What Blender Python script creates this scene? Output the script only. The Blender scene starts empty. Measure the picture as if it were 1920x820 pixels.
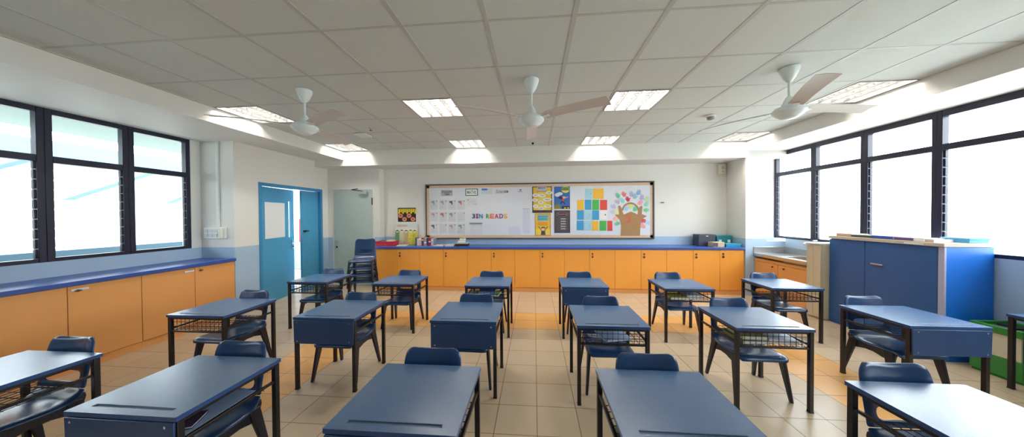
import bpy, bmesh, math, random
from mathutils import Matrix, Vector
random.seed(7)
C = bpy.context.scene.collection
R = math.radians
PI = math.pi
EXPOSURE = 0.72
SKY = 7.0
TUBE = 75.0

# ------------------------------------------------------------------ camera frame
RM = [[0.99688901, 0.07854141, -0.00659952],
      [-0.07861359, 0.99683883, -0.01149975],
      [0.00567545, 0.01198278, 0.9999121]]
F, CAMZ = 526.82, 1.506

def W(px, py, y):
    """the point of the plane at depth y that lies on a measured line of sight"""
    a, b, c = (px - 960) / F, 1.0, -(py - 410) / F
    d = [RM[0][i] * a + RM[1][i] * b + RM[2][i] * c for i in range(3)]
    t = y / d[1]
    return d[0] * t, d[2] * t + CAMZ

# ------------------------------------------------------------------ materials
def lin(c):
    return tuple(((v / 255) / 12.92 if v / 255 <= 0.04045 else ((v / 255 + 0.055) / 1.055) ** 2.4) for v in c)

MATS = {}
def mat(name, rgb, rough=0.5, var=0.05, vscale=6.0, bump=0.0, bscale=120.0, metal=0.0, spec=0.5, coat=0.0, stretch=None):
    if name in MATS:
        return MATS[name]
    m = bpy.data.materials.new(name); m.use_nodes = True
    nt = m.node_tree; N = nt.nodes; L = nt.links
    b = N['Principled BSDF']
    b.inputs['Roughness'].default_value = rough
    b.inputs['Metallic'].default_value = metal
    b.inputs['Specular IOR Level'].default_value = spec
    if coat:
        b.inputs['Coat Weight'].default_value = coat
        b.inputs['Coat Roughness'].default_value = 0.15
    tc = N.new('ShaderNodeTexCoord')
    vec = tc.outputs['Object']
    if stretch:
        mp = N.new('ShaderNodeMapping'); mp.inputs['Scale'].default_value = stretch
        L.new(vec, mp.inputs['Vector']); vec = mp.outputs['Vector']
    no = N.new('ShaderNodeTexNoise'); no.inputs['Scale'].default_value = vscale; no.inputs['Detail'].default_value = 4
    L.new(vec, no.inputs['Vector'])
    mx = N.new('ShaderNodeMix'); mx.data_type = 'RGBA'
    c = lin(rgb)
    lo = tuple(max(0, v * (1 - var)) for v in c); hi = tuple(min(1, v * (1 + var)) for v in c)
    mx.inputs[6].default_value = (*lo, 1); mx.inputs[7].default_value = (*hi, 1)
    L.new(no.outputs['Fac'], mx.inputs[0]); L.new(mx.outputs[2], b.inputs['Base Color'])
    if bump:
        n2 = N.new('ShaderNodeTexNoise'); n2.inputs['Scale'].default_value = bscale; n2.inputs['Detail'].default_value = 3
        L.new(tc.outputs['Object'], n2.inputs['Vector'])
        bp = N.new('ShaderNodeBump'); bp.inputs['Strength'].default_value = bump; bp.inputs['Distance'].default_value = 0.002
        L.new(n2.outputs['Fac'], bp.inputs['Height']); L.new(bp.outputs['Normal'], b.inputs['Normal'])
    MATS[name] = m
    return m

def emit(name, rgb, s):
    m = bpy.data.materials.new(name); m.use_nodes = True
    N = m.node_tree.nodes; N.clear()
    e = N.new('ShaderNodeEmission'); e.inputs['Color'].default_value = (*lin(rgb), 1); e.inputs['Strength'].default_value = s
    o = N.new('ShaderNodeOutputMaterial'); m.node_tree.links.new(e.outputs[0], o.inputs[0])
    return m

def glass(name, tint):
    m = bpy.data.materials.new(name); m.use_nodes = True
    N = m.node_tree.nodes; L = m.node_tree.links; N.clear()
    t = N.new('ShaderNodeBsdfTransparent'); t.inputs['Color'].default_value = (*tint, 1)
    g = N.new('ShaderNodeBsdfGlossy'); g.inputs['Roughness'].default_value = 0.03
    no = N.new('ShaderNodeTexNoise'); no.inputs['Scale'].default_value = 3
    mr = N.new('ShaderNodeMapRange'); mr.inputs['To Min'].default_value = 0.02; mr.inputs['To Max'].default_value = 0.06
    L.new(no.outputs['Fac'], mr.inputs['Value']); L.new(mr.outputs[0], g.inputs['Roughness'])
    f = N.new('ShaderNodeLayerWeight'); f.inputs['Blend'].default_value = 0.5
    pw = N.new('ShaderNodeMath'); pw.operation = 'POWER'; pw.inputs[1].default_value = 4; L.new(f.outputs['Facing'], pw.inputs[0])
    sc_ = N.new('ShaderNodeMath'); sc_.operation = 'MULTIPLY_ADD'; sc_.inputs[1].default_value = 0.6; sc_.inputs[2].default_value = 0.03; L.new(pw.outputs[0], sc_.inputs[0])
    mx = N.new('ShaderNodeMixShader'); o = N.new('ShaderNodeOutputMaterial')
    L.new(sc_.outputs[0], mx.inputs[0]); L.new(t.outputs[0], mx.inputs[1]); L.new(g.outputs[0], mx.inputs[2]); L.new(mx.outputs[0], o.inputs[0])
    return m

def floor_mat():
    m = bpy.data.materials.new('floor_tiles'); m.use_nodes = True
    nt = m.node_tree; N = nt.nodes; L = nt.links; b = N['Principled BSDF']
    geo = N.new('ShaderNodeNewGeometry'); sp = N.new('ShaderNodeSeparateXYZ'); L.new(geo.outputs['Position'], sp.inputs[0])
    def math_(op, a, bb=None, c=None):
        n = N.new('ShaderNodeMath'); n.operation = op
        for i, v in enumerate((a, bb, c)):
            if v is None: continue
            if isinstance(v, (int, float)): n.inputs[i].default_value = v
            else: L.new(v, n.inputs[i])
        return n.outputs[0]
    X, Y = sp.outputs[0], sp.outputs[1]
    u = math_('DIVIDE', math_('SUBTRACT', X, 0.0125), 0.3); v = math_('DIVIDE', math_('SUBTRACT', Y, 3.1035), 0.3)
    def edge(q):
        f = math_('FRACT', q); return math_('ABSOLUTE', math_('SUBTRACT', f, 0.5))
    e = math_('MAXIMUM', edge(u), edge(v))
    g = N.new('ShaderNodeMapRange'); g.inputs['From Min'].default_value = 0.488; g.inputs['From Max'].default_value = 0.494
    L.new(e, g.inputs['Value'])
    fu, fv = math_('FLOOR', u), math_('FLOOR', v)
    cb = N.new('ShaderNodeCombineXYZ'); L.new(fu, cb.inputs[0]); L.new(fv, cb.inputs[1])
    wn = N.new('ShaderNodeTexWhiteNoise'); wn.noise_dimensions = '2D'; L.new(cb.outputs[0], wn.inputs['Vector'])
    def rng(q, lo, hi):   # 1 inside the tile index range
        return math_('MULTIPLY', math_('GREATER_THAN', q, lo - 0.5), math_('LESS_THAN', q, hi + 0.5))
    ymax = 3
    bandy = math_('MULTIPLY', rng(fv, 2, 3), rng(fu, -9, 9))
    bandl = math_('MULTIPLY', rng(fu, -9, -8), math_('LESS_THAN', fv, 3.5))
    bandr = math_('MULTIPLY', rng(fu, 8, 9), math_('LESS_THAN', fv, 3.5))
    band = math_('MAXIMUM', bandy, math_('MAXIMUM', bandl, bandr))
    no = N.new('ShaderNodeTexNoise'); no.inputs['Scale'].default_value = 5; no.inputs['Detail'].default_value = 6
    L.new(geo.outputs['Position'], no.inputs['Vector'])
    mixf = math_('ADD', math_('MULTIPLY', wn.outputs['Value'], 0.5), math_('MULTIPLY', no.outputs['Fac'], 0.5))
    def mixc(fac, a, bb):
        n = N.new('ShaderNodeMix'); n.data_type = 'RGBA'
        if isinstance(a, tuple): n.inputs[6].default_value = (*lin(a), 1)
        else: L.new(a, n.inputs[6])
        if isinstance(bb, tuple): n.inputs[7].default_value = (*lin(bb), 1)
        else: L.new(bb, n.inputs[7])
        L.new(fac, n.inputs[0]); return n.outputs[2]
    beige = mixc(mixf, FLOOR_A, FLOOR_B)
    orange = mixc(mixf, FLOOR_C, FLOOR_D)
    col = mixc(band, beige, orange)
    col = mixc(g.outputs[0], col, (112, 92, 72))
    L.new(col, b.inputs['Base Color'])
    b.inputs['Roughness'].default_value = 0.28
    bp = N.new('ShaderNodeBump'); bp.inputs['Strength'].default_value = 0.4; bp.inputs['Distance'].default_value = 0.002; bp.invert = True
    L.new(g.outputs[0], bp.inputs['Height']); L.new(bp.outputs['Normal'], b.inputs['Normal'])
    return m

FLOOR_A, FLOOR_B = (186, 163, 136), (202, 180, 152)
FLOOR_C, FLOOR_D = (214, 158, 92), (224, 172, 108)
WALL = mat('wall_paint', (226, 224, 218), 0.6, 0.02, 2, 0.1, 80)
DADO = mat('dado_paint', (168, 192, 216), 0.5, 0.03, 2, 0.1, 80)
CEIL = mat('ceiling_tile', (212, 218, 215), 0.9, 0.04, 30, 0.5, 300)
TBAR = mat('tbar_metal', (192, 195, 192), 0.5, 0.02)
SOFFIT = mat('soffit_paint', (226, 225, 220), 0.6, 0.02, 2)
NAVYF = mat('window_metal', (26, 28, 52), 0.35, 0.08)
DESKTOP = mat('desk_top', (74, 104, 144), 0.25, 0.06, 14, 0.2, 260, spec=0.7)
DESKEDGE = mat('desk_edge', (38, 72, 124), 0.3, 0.06, 10)
DESKGROOVE = mat('desk_groove', (60, 84, 114), 0.4, 0.05)
PANEL = mat('desk_panel', (36, 64, 108), 0.38, 0.07, 12, 0.2, 200)
BLACKM = mat('black_metal', (26, 20, 24), 0.38, 0.1, 10)
SCREW = mat('bright_screw', (200, 205, 212), 0.25, 0.02, metal=0.9)
CHAIRM = mat('chair_plastic', (32, 62, 104), 0.24, 0.06, 8, 0.12, 260)
CHAIRLEG = mat('chair_leg_plastic', (25, 28, 42), 0.35, 0.08, 8)
ORANGE = mat('orange_laminate', (240, 162, 66), 0.42, 0.05, 3, 0.0, stretch=(14, 14, 1.2))
ORANGEL = mat('orange_laminate_dark', (228, 160, 92), 0.45, 0.05, 3)
WORKTOP = mat('blue_worktop', (54, 86, 164), 0.3, 0.06, 10)
WHITEP = mat('white_plastic', (226, 228, 226), 0.4, 0.02)
FANM = mat('fan_enamel', (228, 236, 236), 0.35, 0.02)
FANBL = mat('fan_blade', (214, 208, 202), 0.45, 0.03)
LOUV = mat('louvre_aluminium', (84, 84, 84), 0.35, 0.03)
HOUSE = mat('light_housing', (120, 120, 118), 0.5, 0.03)
BLUEDOOR = mat('blue_door_paint', (74, 156, 198), 0.4, 0.04, 3)
BLUEFRAME = mat('blue_frame_paint', (60, 138, 186), 0.4, 0.04, 3)
GREYDOOR = mat('grey_green_door', (176, 190, 184), 0.45, 0.03, 3)
STEEL = mat('stainless_steel', (196, 198, 200), 0.28, 0.05, metal=0.85, vscale=20)
DARKSTEEL = mat('dark_metal', (60, 58, 58), 0.35, 0.05, metal=0.6)
BEIGE = mat('beige_steel', (204, 192, 166), 0.45, 0.03)
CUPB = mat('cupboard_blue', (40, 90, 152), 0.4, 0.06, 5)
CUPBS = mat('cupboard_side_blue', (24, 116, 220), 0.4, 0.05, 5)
TRIMG = mat('pale_trim', (196, 184, 168), 0.5, 0.04)
LILAC = mat('lilac_trim', (176, 176, 206), 0.4, 0.03)
GREENP = mat('green_plastic', (52, 138, 58), 0.4, 0.06)
GLASSC = glass('clear_glass', (0.96, 0.98, 0.98))
PAPER = mat('white_paper', (232, 232, 232), 0.7, 0.02)
CONC = mat('pale_concrete', (212, 212, 206), 0.8, 0.05, 3)
TEAL_SOFFIT = mat('corridor_soffit', (140, 158, 152), 0.7, 0.03, 2)
SHADEBLUE = mat('shade_darkened_blue', (92, 120, 138), 0.6, 0.03, 2)  # pale blue darkened: the shade outside is put into the colour

def col(name, rgb, rough=0.6, **k):
    return mat(name, rgb, rough, **k)

# ------------------------------------------------------------------ mesh builder
class MB:
    def __init__(s): s.v = []; s.f = []; s.m = []; s.mats = []
    def mi(s, m):
        if m not in s.mats: s.mats.append(m)
        return s.mats.index(m)
    def add(s, vs, fs, m):
        k = len(s.v); i = s.mi(m)
        s.v += [tuple(p) for p in vs]
        for f in fs: s.f.append([a + k for a in f]); s.m.append(i)
    def box(s, x0, x1, y0, y1, z0, z1, m):
        vs = [(x, y, z) for z in (z0, z1) for y in (y0, y1) for x in (x0, x1)]
        s.add(vs, [(0, 2, 3, 1), (4, 5, 7, 6), (0, 1, 5, 4), (2, 6, 7, 3), (0, 4, 6, 2), (1, 3, 7, 5)], m)
    def hexa(s, b, t, m):
        """eight corners: four below, four above, both counter-clockwise from above"""
        s.add(list(b) + list(t), [(3, 2, 1, 0), (4, 5, 6, 7), (0, 1, 5, 4), (1, 2, 6, 5), (2, 3, 7, 6), (3, 0, 4, 7)], m)
    def prism(s, pts, axis, a, b, m):
        n = len(pts)
        def P(p, t):
            return (t, p[0], p[1]) if axis == 'x' else ((p[0], t, p[1]) if axis == 'y' else (p[0], p[1], t))
        vs = [P(p, a) for p in pts] + [P(p, b) for p in pts]
        fs = [list(range(n))[::-1], list(range(n, 2 * n))] + [(i, (i + 1) % n, n + (i + 1) % n, n + i) for i in range(n)]
        s.add(vs, fs, m)
    def tube(s, pts, r, m, n=8, r2=None, caps=True):
        pts = [Vector(p) for p in pts]; k = len(pts)
        rings = []
        for i, p in enumerate(pts):
            d = (pts[min(i + 1, k - 1)] - pts[max(i - 1, 0)]).normalized()
            up = Vector((0, 0, 1)) if abs(d.z) < 0.9 else Vector((0, 1, 0))
            a = d.cross(up).normalized(); b = d.cross(a).normalized()
            rr = r if r2 is None else r + (r2 - r) * i / (k - 1)
            rings.append([p + (a * math.cos(2 * PI * j / n + PI / n) + b * math.sin(2 * PI * j / n + PI / n)) * rr for j in range(n)])
        vs = [q for g in rings for q in g]; fs = []
        for i in range(k - 1):
            for j in range(n):
                fs.append((i * n + j, i * n + (j + 1) % n, (i + 1) * n + (j + 1) % n, (i + 1) * n + j))
        if caps: fs += [list(range(n))[::-1], list(range((k - 1) * n, k * n))]
        s.add(vs, fs, m)
    def lathe(s, prof, m, n=24, c=(0, 0)):
        vs = []; fs = []
        for r, z in prof:
            for j in range(n):
                a = 2 * PI * j / n; vs.append((c[0] + r * math.cos(a), c[1] + r * math.sin(a), z))
        k = len(prof)
        for i in range(k - 1):
            for j in range(n):
                fs.append((i * n + j, i * n + (j + 1) % n, (i + 1) * n + (j + 1) % n, (i + 1) * n + j))
        fs += [list(range(n))[::-1], list(range((k - 1) * n, k * n))]
        s.add(vs, fs, m)
    def flat(s, pts, y, m):
        """a printed shape lying on a sheet that faces the room"""
        s.add([(p[0], y, p[1]) for p in pts], [list(range(len(pts)))], m)
    def rect(s, x0, x1, z0, z1, y, m): s.flat([(x0, z0), (x1, z0), (x1, z1), (x0, z1)], y, m)
    def disc(s, cx, cz, rx, rz, y, m, n=18):
        s.flat([(cx + rx * math.cos(2 * PI * i / n), cz + rz * math.sin(2 * PI * i / n)) for i in range(n)], y, m)
    def build(s, name, parent=None, bev=0, seg=2, smooth=False, recalc=True):
        me = bpy.data.meshes.new(name); me.from_pydata(s.v, [], s.f)
        for m in s.mats: me.materials.append(m)
        me.polygons.foreach_set('material_index', s.m)
        if recalc:
            bm = bmesh.new(); bm.from_mesh(me); bmesh.ops.recalc_face_normals(bm, faces=bm.faces); bm.to_mesh(me); bm.free()
        me.update()
        o = bpy.data.objects.new(name, me); C.objects.link(o)
        if smooth or bev:
            me.polygons.foreach_set('use_smooth', [True] * len(me.polygons)); me.set_sharp_from_angle(angle=R(38))
        if bev:
            md = o.modifiers.new('bevel', 'BEVEL'); md.width = bev; md.segments = seg; md.limit_method = 'ANGLE'; md.angle_limit = R(40)
            md.harden_normals = False
        if parent: o.parent = parent
        return o

def tag(o, label, cat, group=None, kind=None):
    o['label'] = label; o['category'] = cat
    if group: o['group'] = group
    if kind: o['kind'] = kind
    return o
def thing(name, label, cat, loc=(0, 0, 0), rz=0, group=None, kind=None):
    o = bpy.data.objects.new(name, None); o.empty_display_size = 0.1; C.objects.link(o)
    o.location = loc; o.rotation_euler = (0, 0, rz)
    return tag(o, label, cat, group, kind)
def struct(o, label, cat): return tag(o, label, cat, None, 'structure')
def dup(root, loc, rz=0, label=None, group=None):
    r = root.copy(); C.objects.link(r); r.location = loc; r.rotation_euler = (0, 0, rz)
    if label: r['label'] = label
    if group: r['group'] = group
    for ch in list(root.children):
        c = ch.copy(); C.objects.link(c); c.parent = r
        for g in list(ch.children):
            d = g.copy(); C.objects.link(d); d.parent = c
    return r
def simple_box(name, label, cat, x0, x1, y0, y1, z0, z1, m, bev=0.003, group=None, kind=None):
    b = MB(); b.box(x0, x1, y0, y1, z0, z1, m)
    return tag(b.build(name, None, bev), label, cat, group, kind)

def text_geo(mb, s, x0, x1, z0, z1, y, m, thick=0.0, shear=0):
    """letters fitted into a rectangle of a wall that faces the room"""
    cu = bpy.data.curves.new('t', 'FONT'); cu.body = s; cu.resolution_u = 3; cu.shear = shear
    cu.offset = 0.022
    o = bpy.data.objects.new('t', cu); C.objects.link(o)
    dg = bpy.context.evaluated_depsgraph_get(); me = bpy.data.meshes.new_from_object(o.evaluated_get(dg))
    C.objects.unlink(o); bpy.data.objects.remove(o)
    vs = [v.co.copy() for v in me.vertices]; fs = [list(p.vertices) for p in me.polygons]
    bpy.data.meshes.remove(me)
    ax, bx = min(v.x for v in vs), max(v.x for v in vs); ay, by = min(v.y for v in vs), max(v.y for v in vs)
    P = [(x0 + (v.x - ax) / (bx - ax) * (x1 - x0), z0 + (v.y - ay) / (by - ay) * (z1 - z0)) for v in vs]
    if not thick:
        mb.add([(p[0], y, p[1]) for p in P], fs, m); return
    n = len(P)
    vv = [(p[0], y, p[1]) for p in P] + [(p[0], y + thick, p[1]) for p in P]
    ff = fs + [[i + n for i in f][::-1] for f in fs]
    cnt = {}
    for f in fs:
        for i in range(len(f)):
            e = (f[i], f[(i + 1) % len(f)]); k = tuple(sorted(e)); cnt.setdefault(k, []).append(e)
    for k, l in cnt.items():
        if len(l) == 1:
            a, b = l[0]; ff.append([b, a, a + n, b + n])
    mb.add(vv, ff, m)

# ================================================================== SETTING
H = 2.838
YB = 6.0           # back wall
def new(): return MB()

b = new(); b.box(-5.2, 4.75, -3.0, 6.15, -0.1, 0, floor_mat()); struct(b.build('floor'), 'beige square tiled floor with orange border bands', 'floor')

# --- ceiling with holes where the lights sit
XL = [-3.922 + .6 * i for i in range(14)]; YL = [1.9226 + .6 * r for r in range(-8, 7)]
LIGHTX = [(-3.868, -3.31), (-1.512, -.932), (.888, 1.468), (3.30, 3.868)]
LIGHTY = [(3.135, 3.705), (4.90, 5.445)]
LIGHTS = [(x, y) for y in LIGHTY for x in LIGHTX]
def inlight(x, y): return any(lx[0] < x < lx[1] and ly[0] < y < ly[1] for lx, ly in LIGHTS)
xs = sorted(set([-3.87, 3.87] + [x for x in XL if -3.87 < x < 3.87] + [v for l in LIGHTX for v in l]))
ys = sorted(set([-3.0, 5.46] + [y for y in YL if -3 < y < 5.46] + [v for l in LIGHTY for v in l]))
b = new()
for i in range(len(xs) - 1):
    for j in range(len(ys) - 1):
        if inlight((xs[i] + xs[i + 1]) / 2, (ys[j] + ys[j + 1]) / 2): continue
        b.add([(xs[i], ys[j], H + .004), (xs[i], ys[j + 1], H + .004), (xs[i + 1], ys[j + 1], H + .004), (xs[i + 1], ys[j], H + .004)], [(0, 1, 2, 3)], CEIL)
b.box(-5.2, 4.75, -3.1, 6.15, H + .16, H + .26, CEIL)
struct(b.build('ceiling', recalc=False), 'suspended ceiling of square white mineral tiles', 'ceiling')
b = new()
ed = [-3.0] + [y for y in YL if -3 < y < 5.46] + [5.46]
for x in XL[1:-1]:
    yy = sorted([-3.0, 5.46] + [v for l in LIGHTS for v in l[1] if l[0][0] < x < l[0][1]])
    b.box(x - .016, x + .016, -3.0, 5.46, H + .001, H + .006, TBAR)
for y in YL:
    if not -3 < y < 5.45: continue
    segs = [(-3.87, 3.87)]
    for lx, ly in LIGHTS:
        if ly[0] < y < ly[1]:
            segs = [q for a, c in segs for q in ((a, min(c, lx[0])), (max(a, lx[1]), c)) if q[1] - q[0] > .01]
    for a, c in segs: b.box(a, c, y - .009, y + .009, H + .0015, H + .006, TBAR)
b.box(-3.87, -3.845, -3, 5.46, H - .001, H + .006, TBAR); b.box(3.845, 3.87, -3, 5.46, H - .001, H + .006, TBAR)
struct(b.build('trim_1'), 'pale metal bar grid holding the ceiling tiles', 'ceiling grid')

b = new(); b.box(-5.15, -3.87, -3.0, 5.46, 2.65, H + .1, SOFFIT); struct(b.build('beam_left'), 'white boxed beam above the left windows', 'beam')
b = new(); b.box(3.87, 4.7, -3.0, 5.46, 2.65, H + .1, SOFFIT); struct(b.build('beam_right'), 'white boxed beam above the right windows', 'beam')
b = new(); b.box(-4.65, 4.7, 5.46, 6.0, 2.535, H + .1, SOFFIT); struct(b.build('beam_back'), 'white boxed beam along the back wall above the notice board', 'beam')

def two(b, x0, x1, y0, y1, z1, zd, z0=0):
    if z1 <= zd: b.box(x0, x1, y0, y1, z0, z1, DADO); return
    if z0 < zd: b.box(x0, x1, y0, y1, z0, zd, DADO)
    b.box(x0, x1, y0, y1, max(z0, zd), z1, WALL)

DZ = 1.05
b = new(); two(b, -3.32, 3.87, YB, YB + .15, 2.6, DZ); struct(b.build('wall_back'), 'white back wall with pale blue lower band behind the notice board', 'wall')
# recess sides and the wall of the grey door
b = new(); two(b, -4.65, -3.32, 5.82, 6.15, 2.6, DZ); struct(b.build('wall_back_left'), 'white wall around the grey door with blue lower band', 'wall')
b = new(); two(b, 3.87, 4.24, 5.48, 6.15, 2.7, DZ); two(b, 4.24, 4.56, 5.48, 5.72, 1.0, DZ); two(b, 4.24, 4.7, 5.72, 6.15, 2.7, DZ)
struct(b.build('pillar_back_right'), 'white corner pillar between notice board and right windows', 'pillar')
# left wall with the double door
b = new()
two(b, -4.65, -4.5, 3.887, 4.265, 2.7, DZ); two(b, -4.65, -4.5, 5.65, 5.82, 2.7, DZ); b.box(-4.65, -4.5, 4.265, 5.65, 2.08, 2.7, WALL)
two(b, -5.2, -4.65, 3.887, 4.03, 2.7, DZ)
struct(b.build('wall_left_pillar'), 'white wall with blue lower band around the blue double door', 'wall')
b = new(); two(b, -5.2, -5.05, -3.0, 3.887, 1.05, DZ); two(b, -5.2, -5.05, 3.765, 3.887, 2.7, DZ, 1.05); two(b, -5.2, -5.05, -3.0, -1.72, 2.7, DZ, 1.05)
struct(b.build('wall_left'), 'blue painted wall below the left windows', 'wall')
b = new(); two(b, 4.55, 4.7, -3.0, 5.48, 1.05, DZ); two(b, 4.55, 4.7, -3.0, -1.42, 2.7, DZ, 1.05)
struct(b.build('wall_right'), 'pale blue painted wall below the right windows', 'wall')
b = new(); two(b, -5.2, 4.7, -3.12, -3.0, H + .1, DZ); struct(b.build('wall_front'), 'white wall at the near end of the classroom', 'wall')

# --- windows: one bay each, fixed pane above, glass louvres below
def window(n, X, side, y0, y1, zt, ztr, zb, label, fw=.07, clip=True):
    t = thing('window_%d' % n, label, 'window', (X, (y0 + y1) / 2, 0), 0, 'windows along the %s wall' % side, 'structure')
    h = (y1 - y0) / 2; s = -1 if side == 'left' else 1; f = fw / 2
    b = new(); d0, d1 = sorted((0, s * .07))
    b.box(d0, d1, -h, -h + f, zb, zt, NAVYF); b.box(d0, d1, h - f, h, zb, zt, NAVYF)
    b.box(d0, d1, -h + f, h - f, zt - .075, zt, NAVYF); b.box(d0, d1, -h + f, h - f, ztr - .035, ztr + .035, NAVYF); b.box(d0, d1, -h + f, h - f, zb, zb + .04, NAVYF)
    b.build('frame', t, .004)
    b = new(); b.box(s * .03 - .003, s * .03 + .003, -h + f - .002, h - f + .002, ztr + .034, zt - .073, GLASSC); b.build('upper_pane', t)
    b = new(); z = zb + .09; k = 0; cl = new()
    while z < ztr - .05:
        a = R(14); dz, dx = .056 * math.cos(a), .056 * math.sin(a) * s
        for sg in (1,):
            p = [(s * .035 + dx - .003, z - dz), (s * .035 + dx + .003, z - dz), (s * .035 - dx + .003, z + dz), (s * .035 - dx - .003, z + dz)]
            b.prism([(q[0], q[1]) for q in p], 'y', -h + f + .012, h - f - .012, GLASSC)
        for e in (-1, 1):
            cl.box(s * .035 - .018, s * .035 + .018, e * (h - f) - .012, e * (h - f) + .012, z - .046, z + .046, NAVYF)
        z += .1025
    b.build('louvre_blades', t); cl.build('louvre_clips', t, .006)
    return t

wl = [3.765, 3.135, 2.53, 1.925, 1.32, .715, .11, -.495, -1.1, -1.72]
pos = ['farthest bay of the left windows, beside the switch panel', 'second bay of the left windows, between two thick mullions', 'third bay of the left windows, cut by the left frame edge']
for i in range(9):
    window(i + 1, -5.05, 'left', wl[i + 1], wl[i], 2.67, 2.125, 1.05, 'dark framed louvred window, ' + (pos[i] if i < 3 else 'bay %d along the left wall counted from the door' % (i + 1)), .1)
wr = [5.72, 4.975, 4.265, 3.56, 2.85, 2.14, 1.43, .72, .01, -.7, -1.42]
posr = ['farthest bay of the right windows, above the sink', 'second bay of the right windows, left of the blue cupboard', 'third bay of the right windows, above the blue cupboard top', 'fourth bay of the right windows, above the green bin']
for i in range(10):
    window(i + 10, 4.55, 'right', wr[i + 1], wr[i], 2.65, 2.235, 1.05, 'dark framed louvred window, ' + (posr[i] if i < 4 else 'bay %d along the right wall counted from the sink' % (i + 1)), .085)

# --- doors
d = thing('door_1', 'sky blue double door with one leaf ajar onto the bright corridor', 'door', (-4.5, 4.265, 0), 0, None, 'structure')
b = new(); b.box(-.12, .012, 0, .05, 0, 2.08, BLUEFRAME); b.box(-.12, .012, 1.335, 1.385, 0, 2.08, BLUEFRAME); b.box(-.12, .012, .05, 1.335, 2.03, 2.08, BLUEFRAME); b.build('door_frame', d, .004)
lf = new(); wdt = .87
lf.box(-.04, 0, 0, wdt - .155, .01, 2.02, BLUEDOOR); lf.box(-.04, 0, wdt - .065, wdt, .01, 2.02, BLUEDOOR)
lf.box(-.04, 0, wdt - .155, wdt - .065, .01, 1.11, BLUEDOOR); lf.box(-.04, 0, wdt - .155, wdt - .065, 1.80, 2.02, BLUEDOOR)
leaf = lf.build('door_leaf', d); leaf.location = (-.03, .052, 0); leaf.rotation_euler = (0, 0, R(12))
b = new(); b.box(-.023, -.017, wdt - .157, wdt - .063, 1.108, 1.802, GLASSC); b.build('vision_pane', leaf)
b = new(); b.box(0, .012, wdt - .075, wdt - .02, .88, 1.06, STEEL); b.tube([(.012, wdt - .048, 1.0), (.05, wdt - .048, 1.0), (.055, wdt - .16, 1.0)], .009, STEEL); b.tube([(.0, wdt - .048, .93), (.02, wdt - .048, .93)], .014, DARKSTEEL); b.build('door_handle', leaf)
b = new(); b.box(-.04, 0, 0, .42, .01, 2.02, BLUEDOOR); l2 = b.build('door_leaf', d, .003); l2.location = (-.05, .912, 0)
b = new(); b.box(0, .02, .03, .09, 1.2, 1.235, DARKSTEEL); b.box(.012, .03, .05, .14, 1.21, 1.225, DARKSTEEL); b.build('door_bolt', l2)
# white sheet on the open leaf
b = new(); b.box(0, .004, 0, .50, 0, .63, PAPER)
o = tag(b.build('notice_sheet'), 'blank white sheet fixed to the open blue door leaf', 'paper sheet'); o.rotation_euler = (0, 0, R(12))
a12 = R(12); o.location = (-4.53 + .002 * math.cos(a12) - .10 * math.sin(a12), 4.317 + .10 * math.cos(a12), 1.13)

d = thing('door_2', 'pale grey green single door behind the stacked chairs', 'door', (-3.91, 5.82, 0), 0, None, 'structure')
b = new(); b.box(-.47, -.44, -.012, .0, 0, 2.115, WALL); b.box(.44, .47, -.012, 0, 0, 2.115, WALL); b.box(-.44, .44, -.012, 0, 2.085, 2.115, WALL); b.build('door_frame', d, .003)
b = new(); b.box(-.44, .44, -.02, .0, .005, 2.085, GREYDOOR); lf = b.build('door_leaf', d, .003)
b = new(); b.lathe([(.028, -.004), (.028, .004)], STEEL, 16); b.tube([(0, 0, 0), (0, 0, -.0)], .001, STEEL)
b = new(); b.box(-.40, -.355, -.03, -.02, .93, 1.0, STEEL); b.tube([(-.378, -.03, .975), (-.378, -.065, .975), (-.29, -.07, .975)], .01, STEEL); b.build('door_handle', lf, .002)
b = new(); b.box(-.395, -.36, -.034, -.02, .82, .86, DARKSTEEL); b.build('door_lock', lf, .004)
b = new(); b.box(.16, .34, -.075, -.02, 1.98, 2.04, STEEL); b.tube([(.25, -.06, 2.045), (.02, -.1, 2.075), (.12, -.03, 2.1)], .009, DARKSTEEL); b.build('door_closer', lf, .006)
b = new(); b.box(.425, .445, -.03, -.02, 1.75, 1.9, DARKSTEEL); b.build('hinge', lf)

# --- outside, left: corridor, its roof and parapet, the block opposite
GROUND = mat('outdoor_ground', (200, 200, 194), 0.8, 0.06, 1)
b = new(); b.box(-7.9, -5.2, -8, 9, -.15, -.02, CONC); b.box(-5.2, -4.65, 4.03, 9, -.15, -.005, CONC); struct(b.build('corridor_floor'), 'pale corridor floor outside the blue door', 'floor')
b = new(); b.box(-7.8, -5.2, -8, 9, 2.92, 3.1, TEAL_SOFFIT); struct(b.build('corridor_roof'), 'pale green corridor ceiling outside the left windows', 'ceiling')
b = new(); b.box(-7.9, -7.8, -8, 9, -.15, .97, SHADEBLUE); struct(b.build('wall_parapet'), 'pale blue corridor parapet outside the left windows', 'wall')
b = new(); two(b, -7.8, -4.5, 7.6, 7.75, 2.92, 1.0); struct(b.build('wall_corridor_end'), 'corridor end wall with blue lower band seen through the door', 'wall')
x0, z1 = W(561, 411, 7.6); x1, z0 = W(569, 454, 7.6)
b = new(); b.box(x0, x1, 7.585, 7.6, z0, z1, col('red_sign', (200, 62, 76))); tag(b.build('notice_sign', None, .003), 'red upright notice on the corridor wall beyond the door', 'notice')
b = new(); b.box(-14.5, -12.5, -10, 16, -3, 2.3, CONC); b.box(-12.5, -12.0, -10, 16, 2.95, 3.44, SHADEBLUE)
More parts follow.
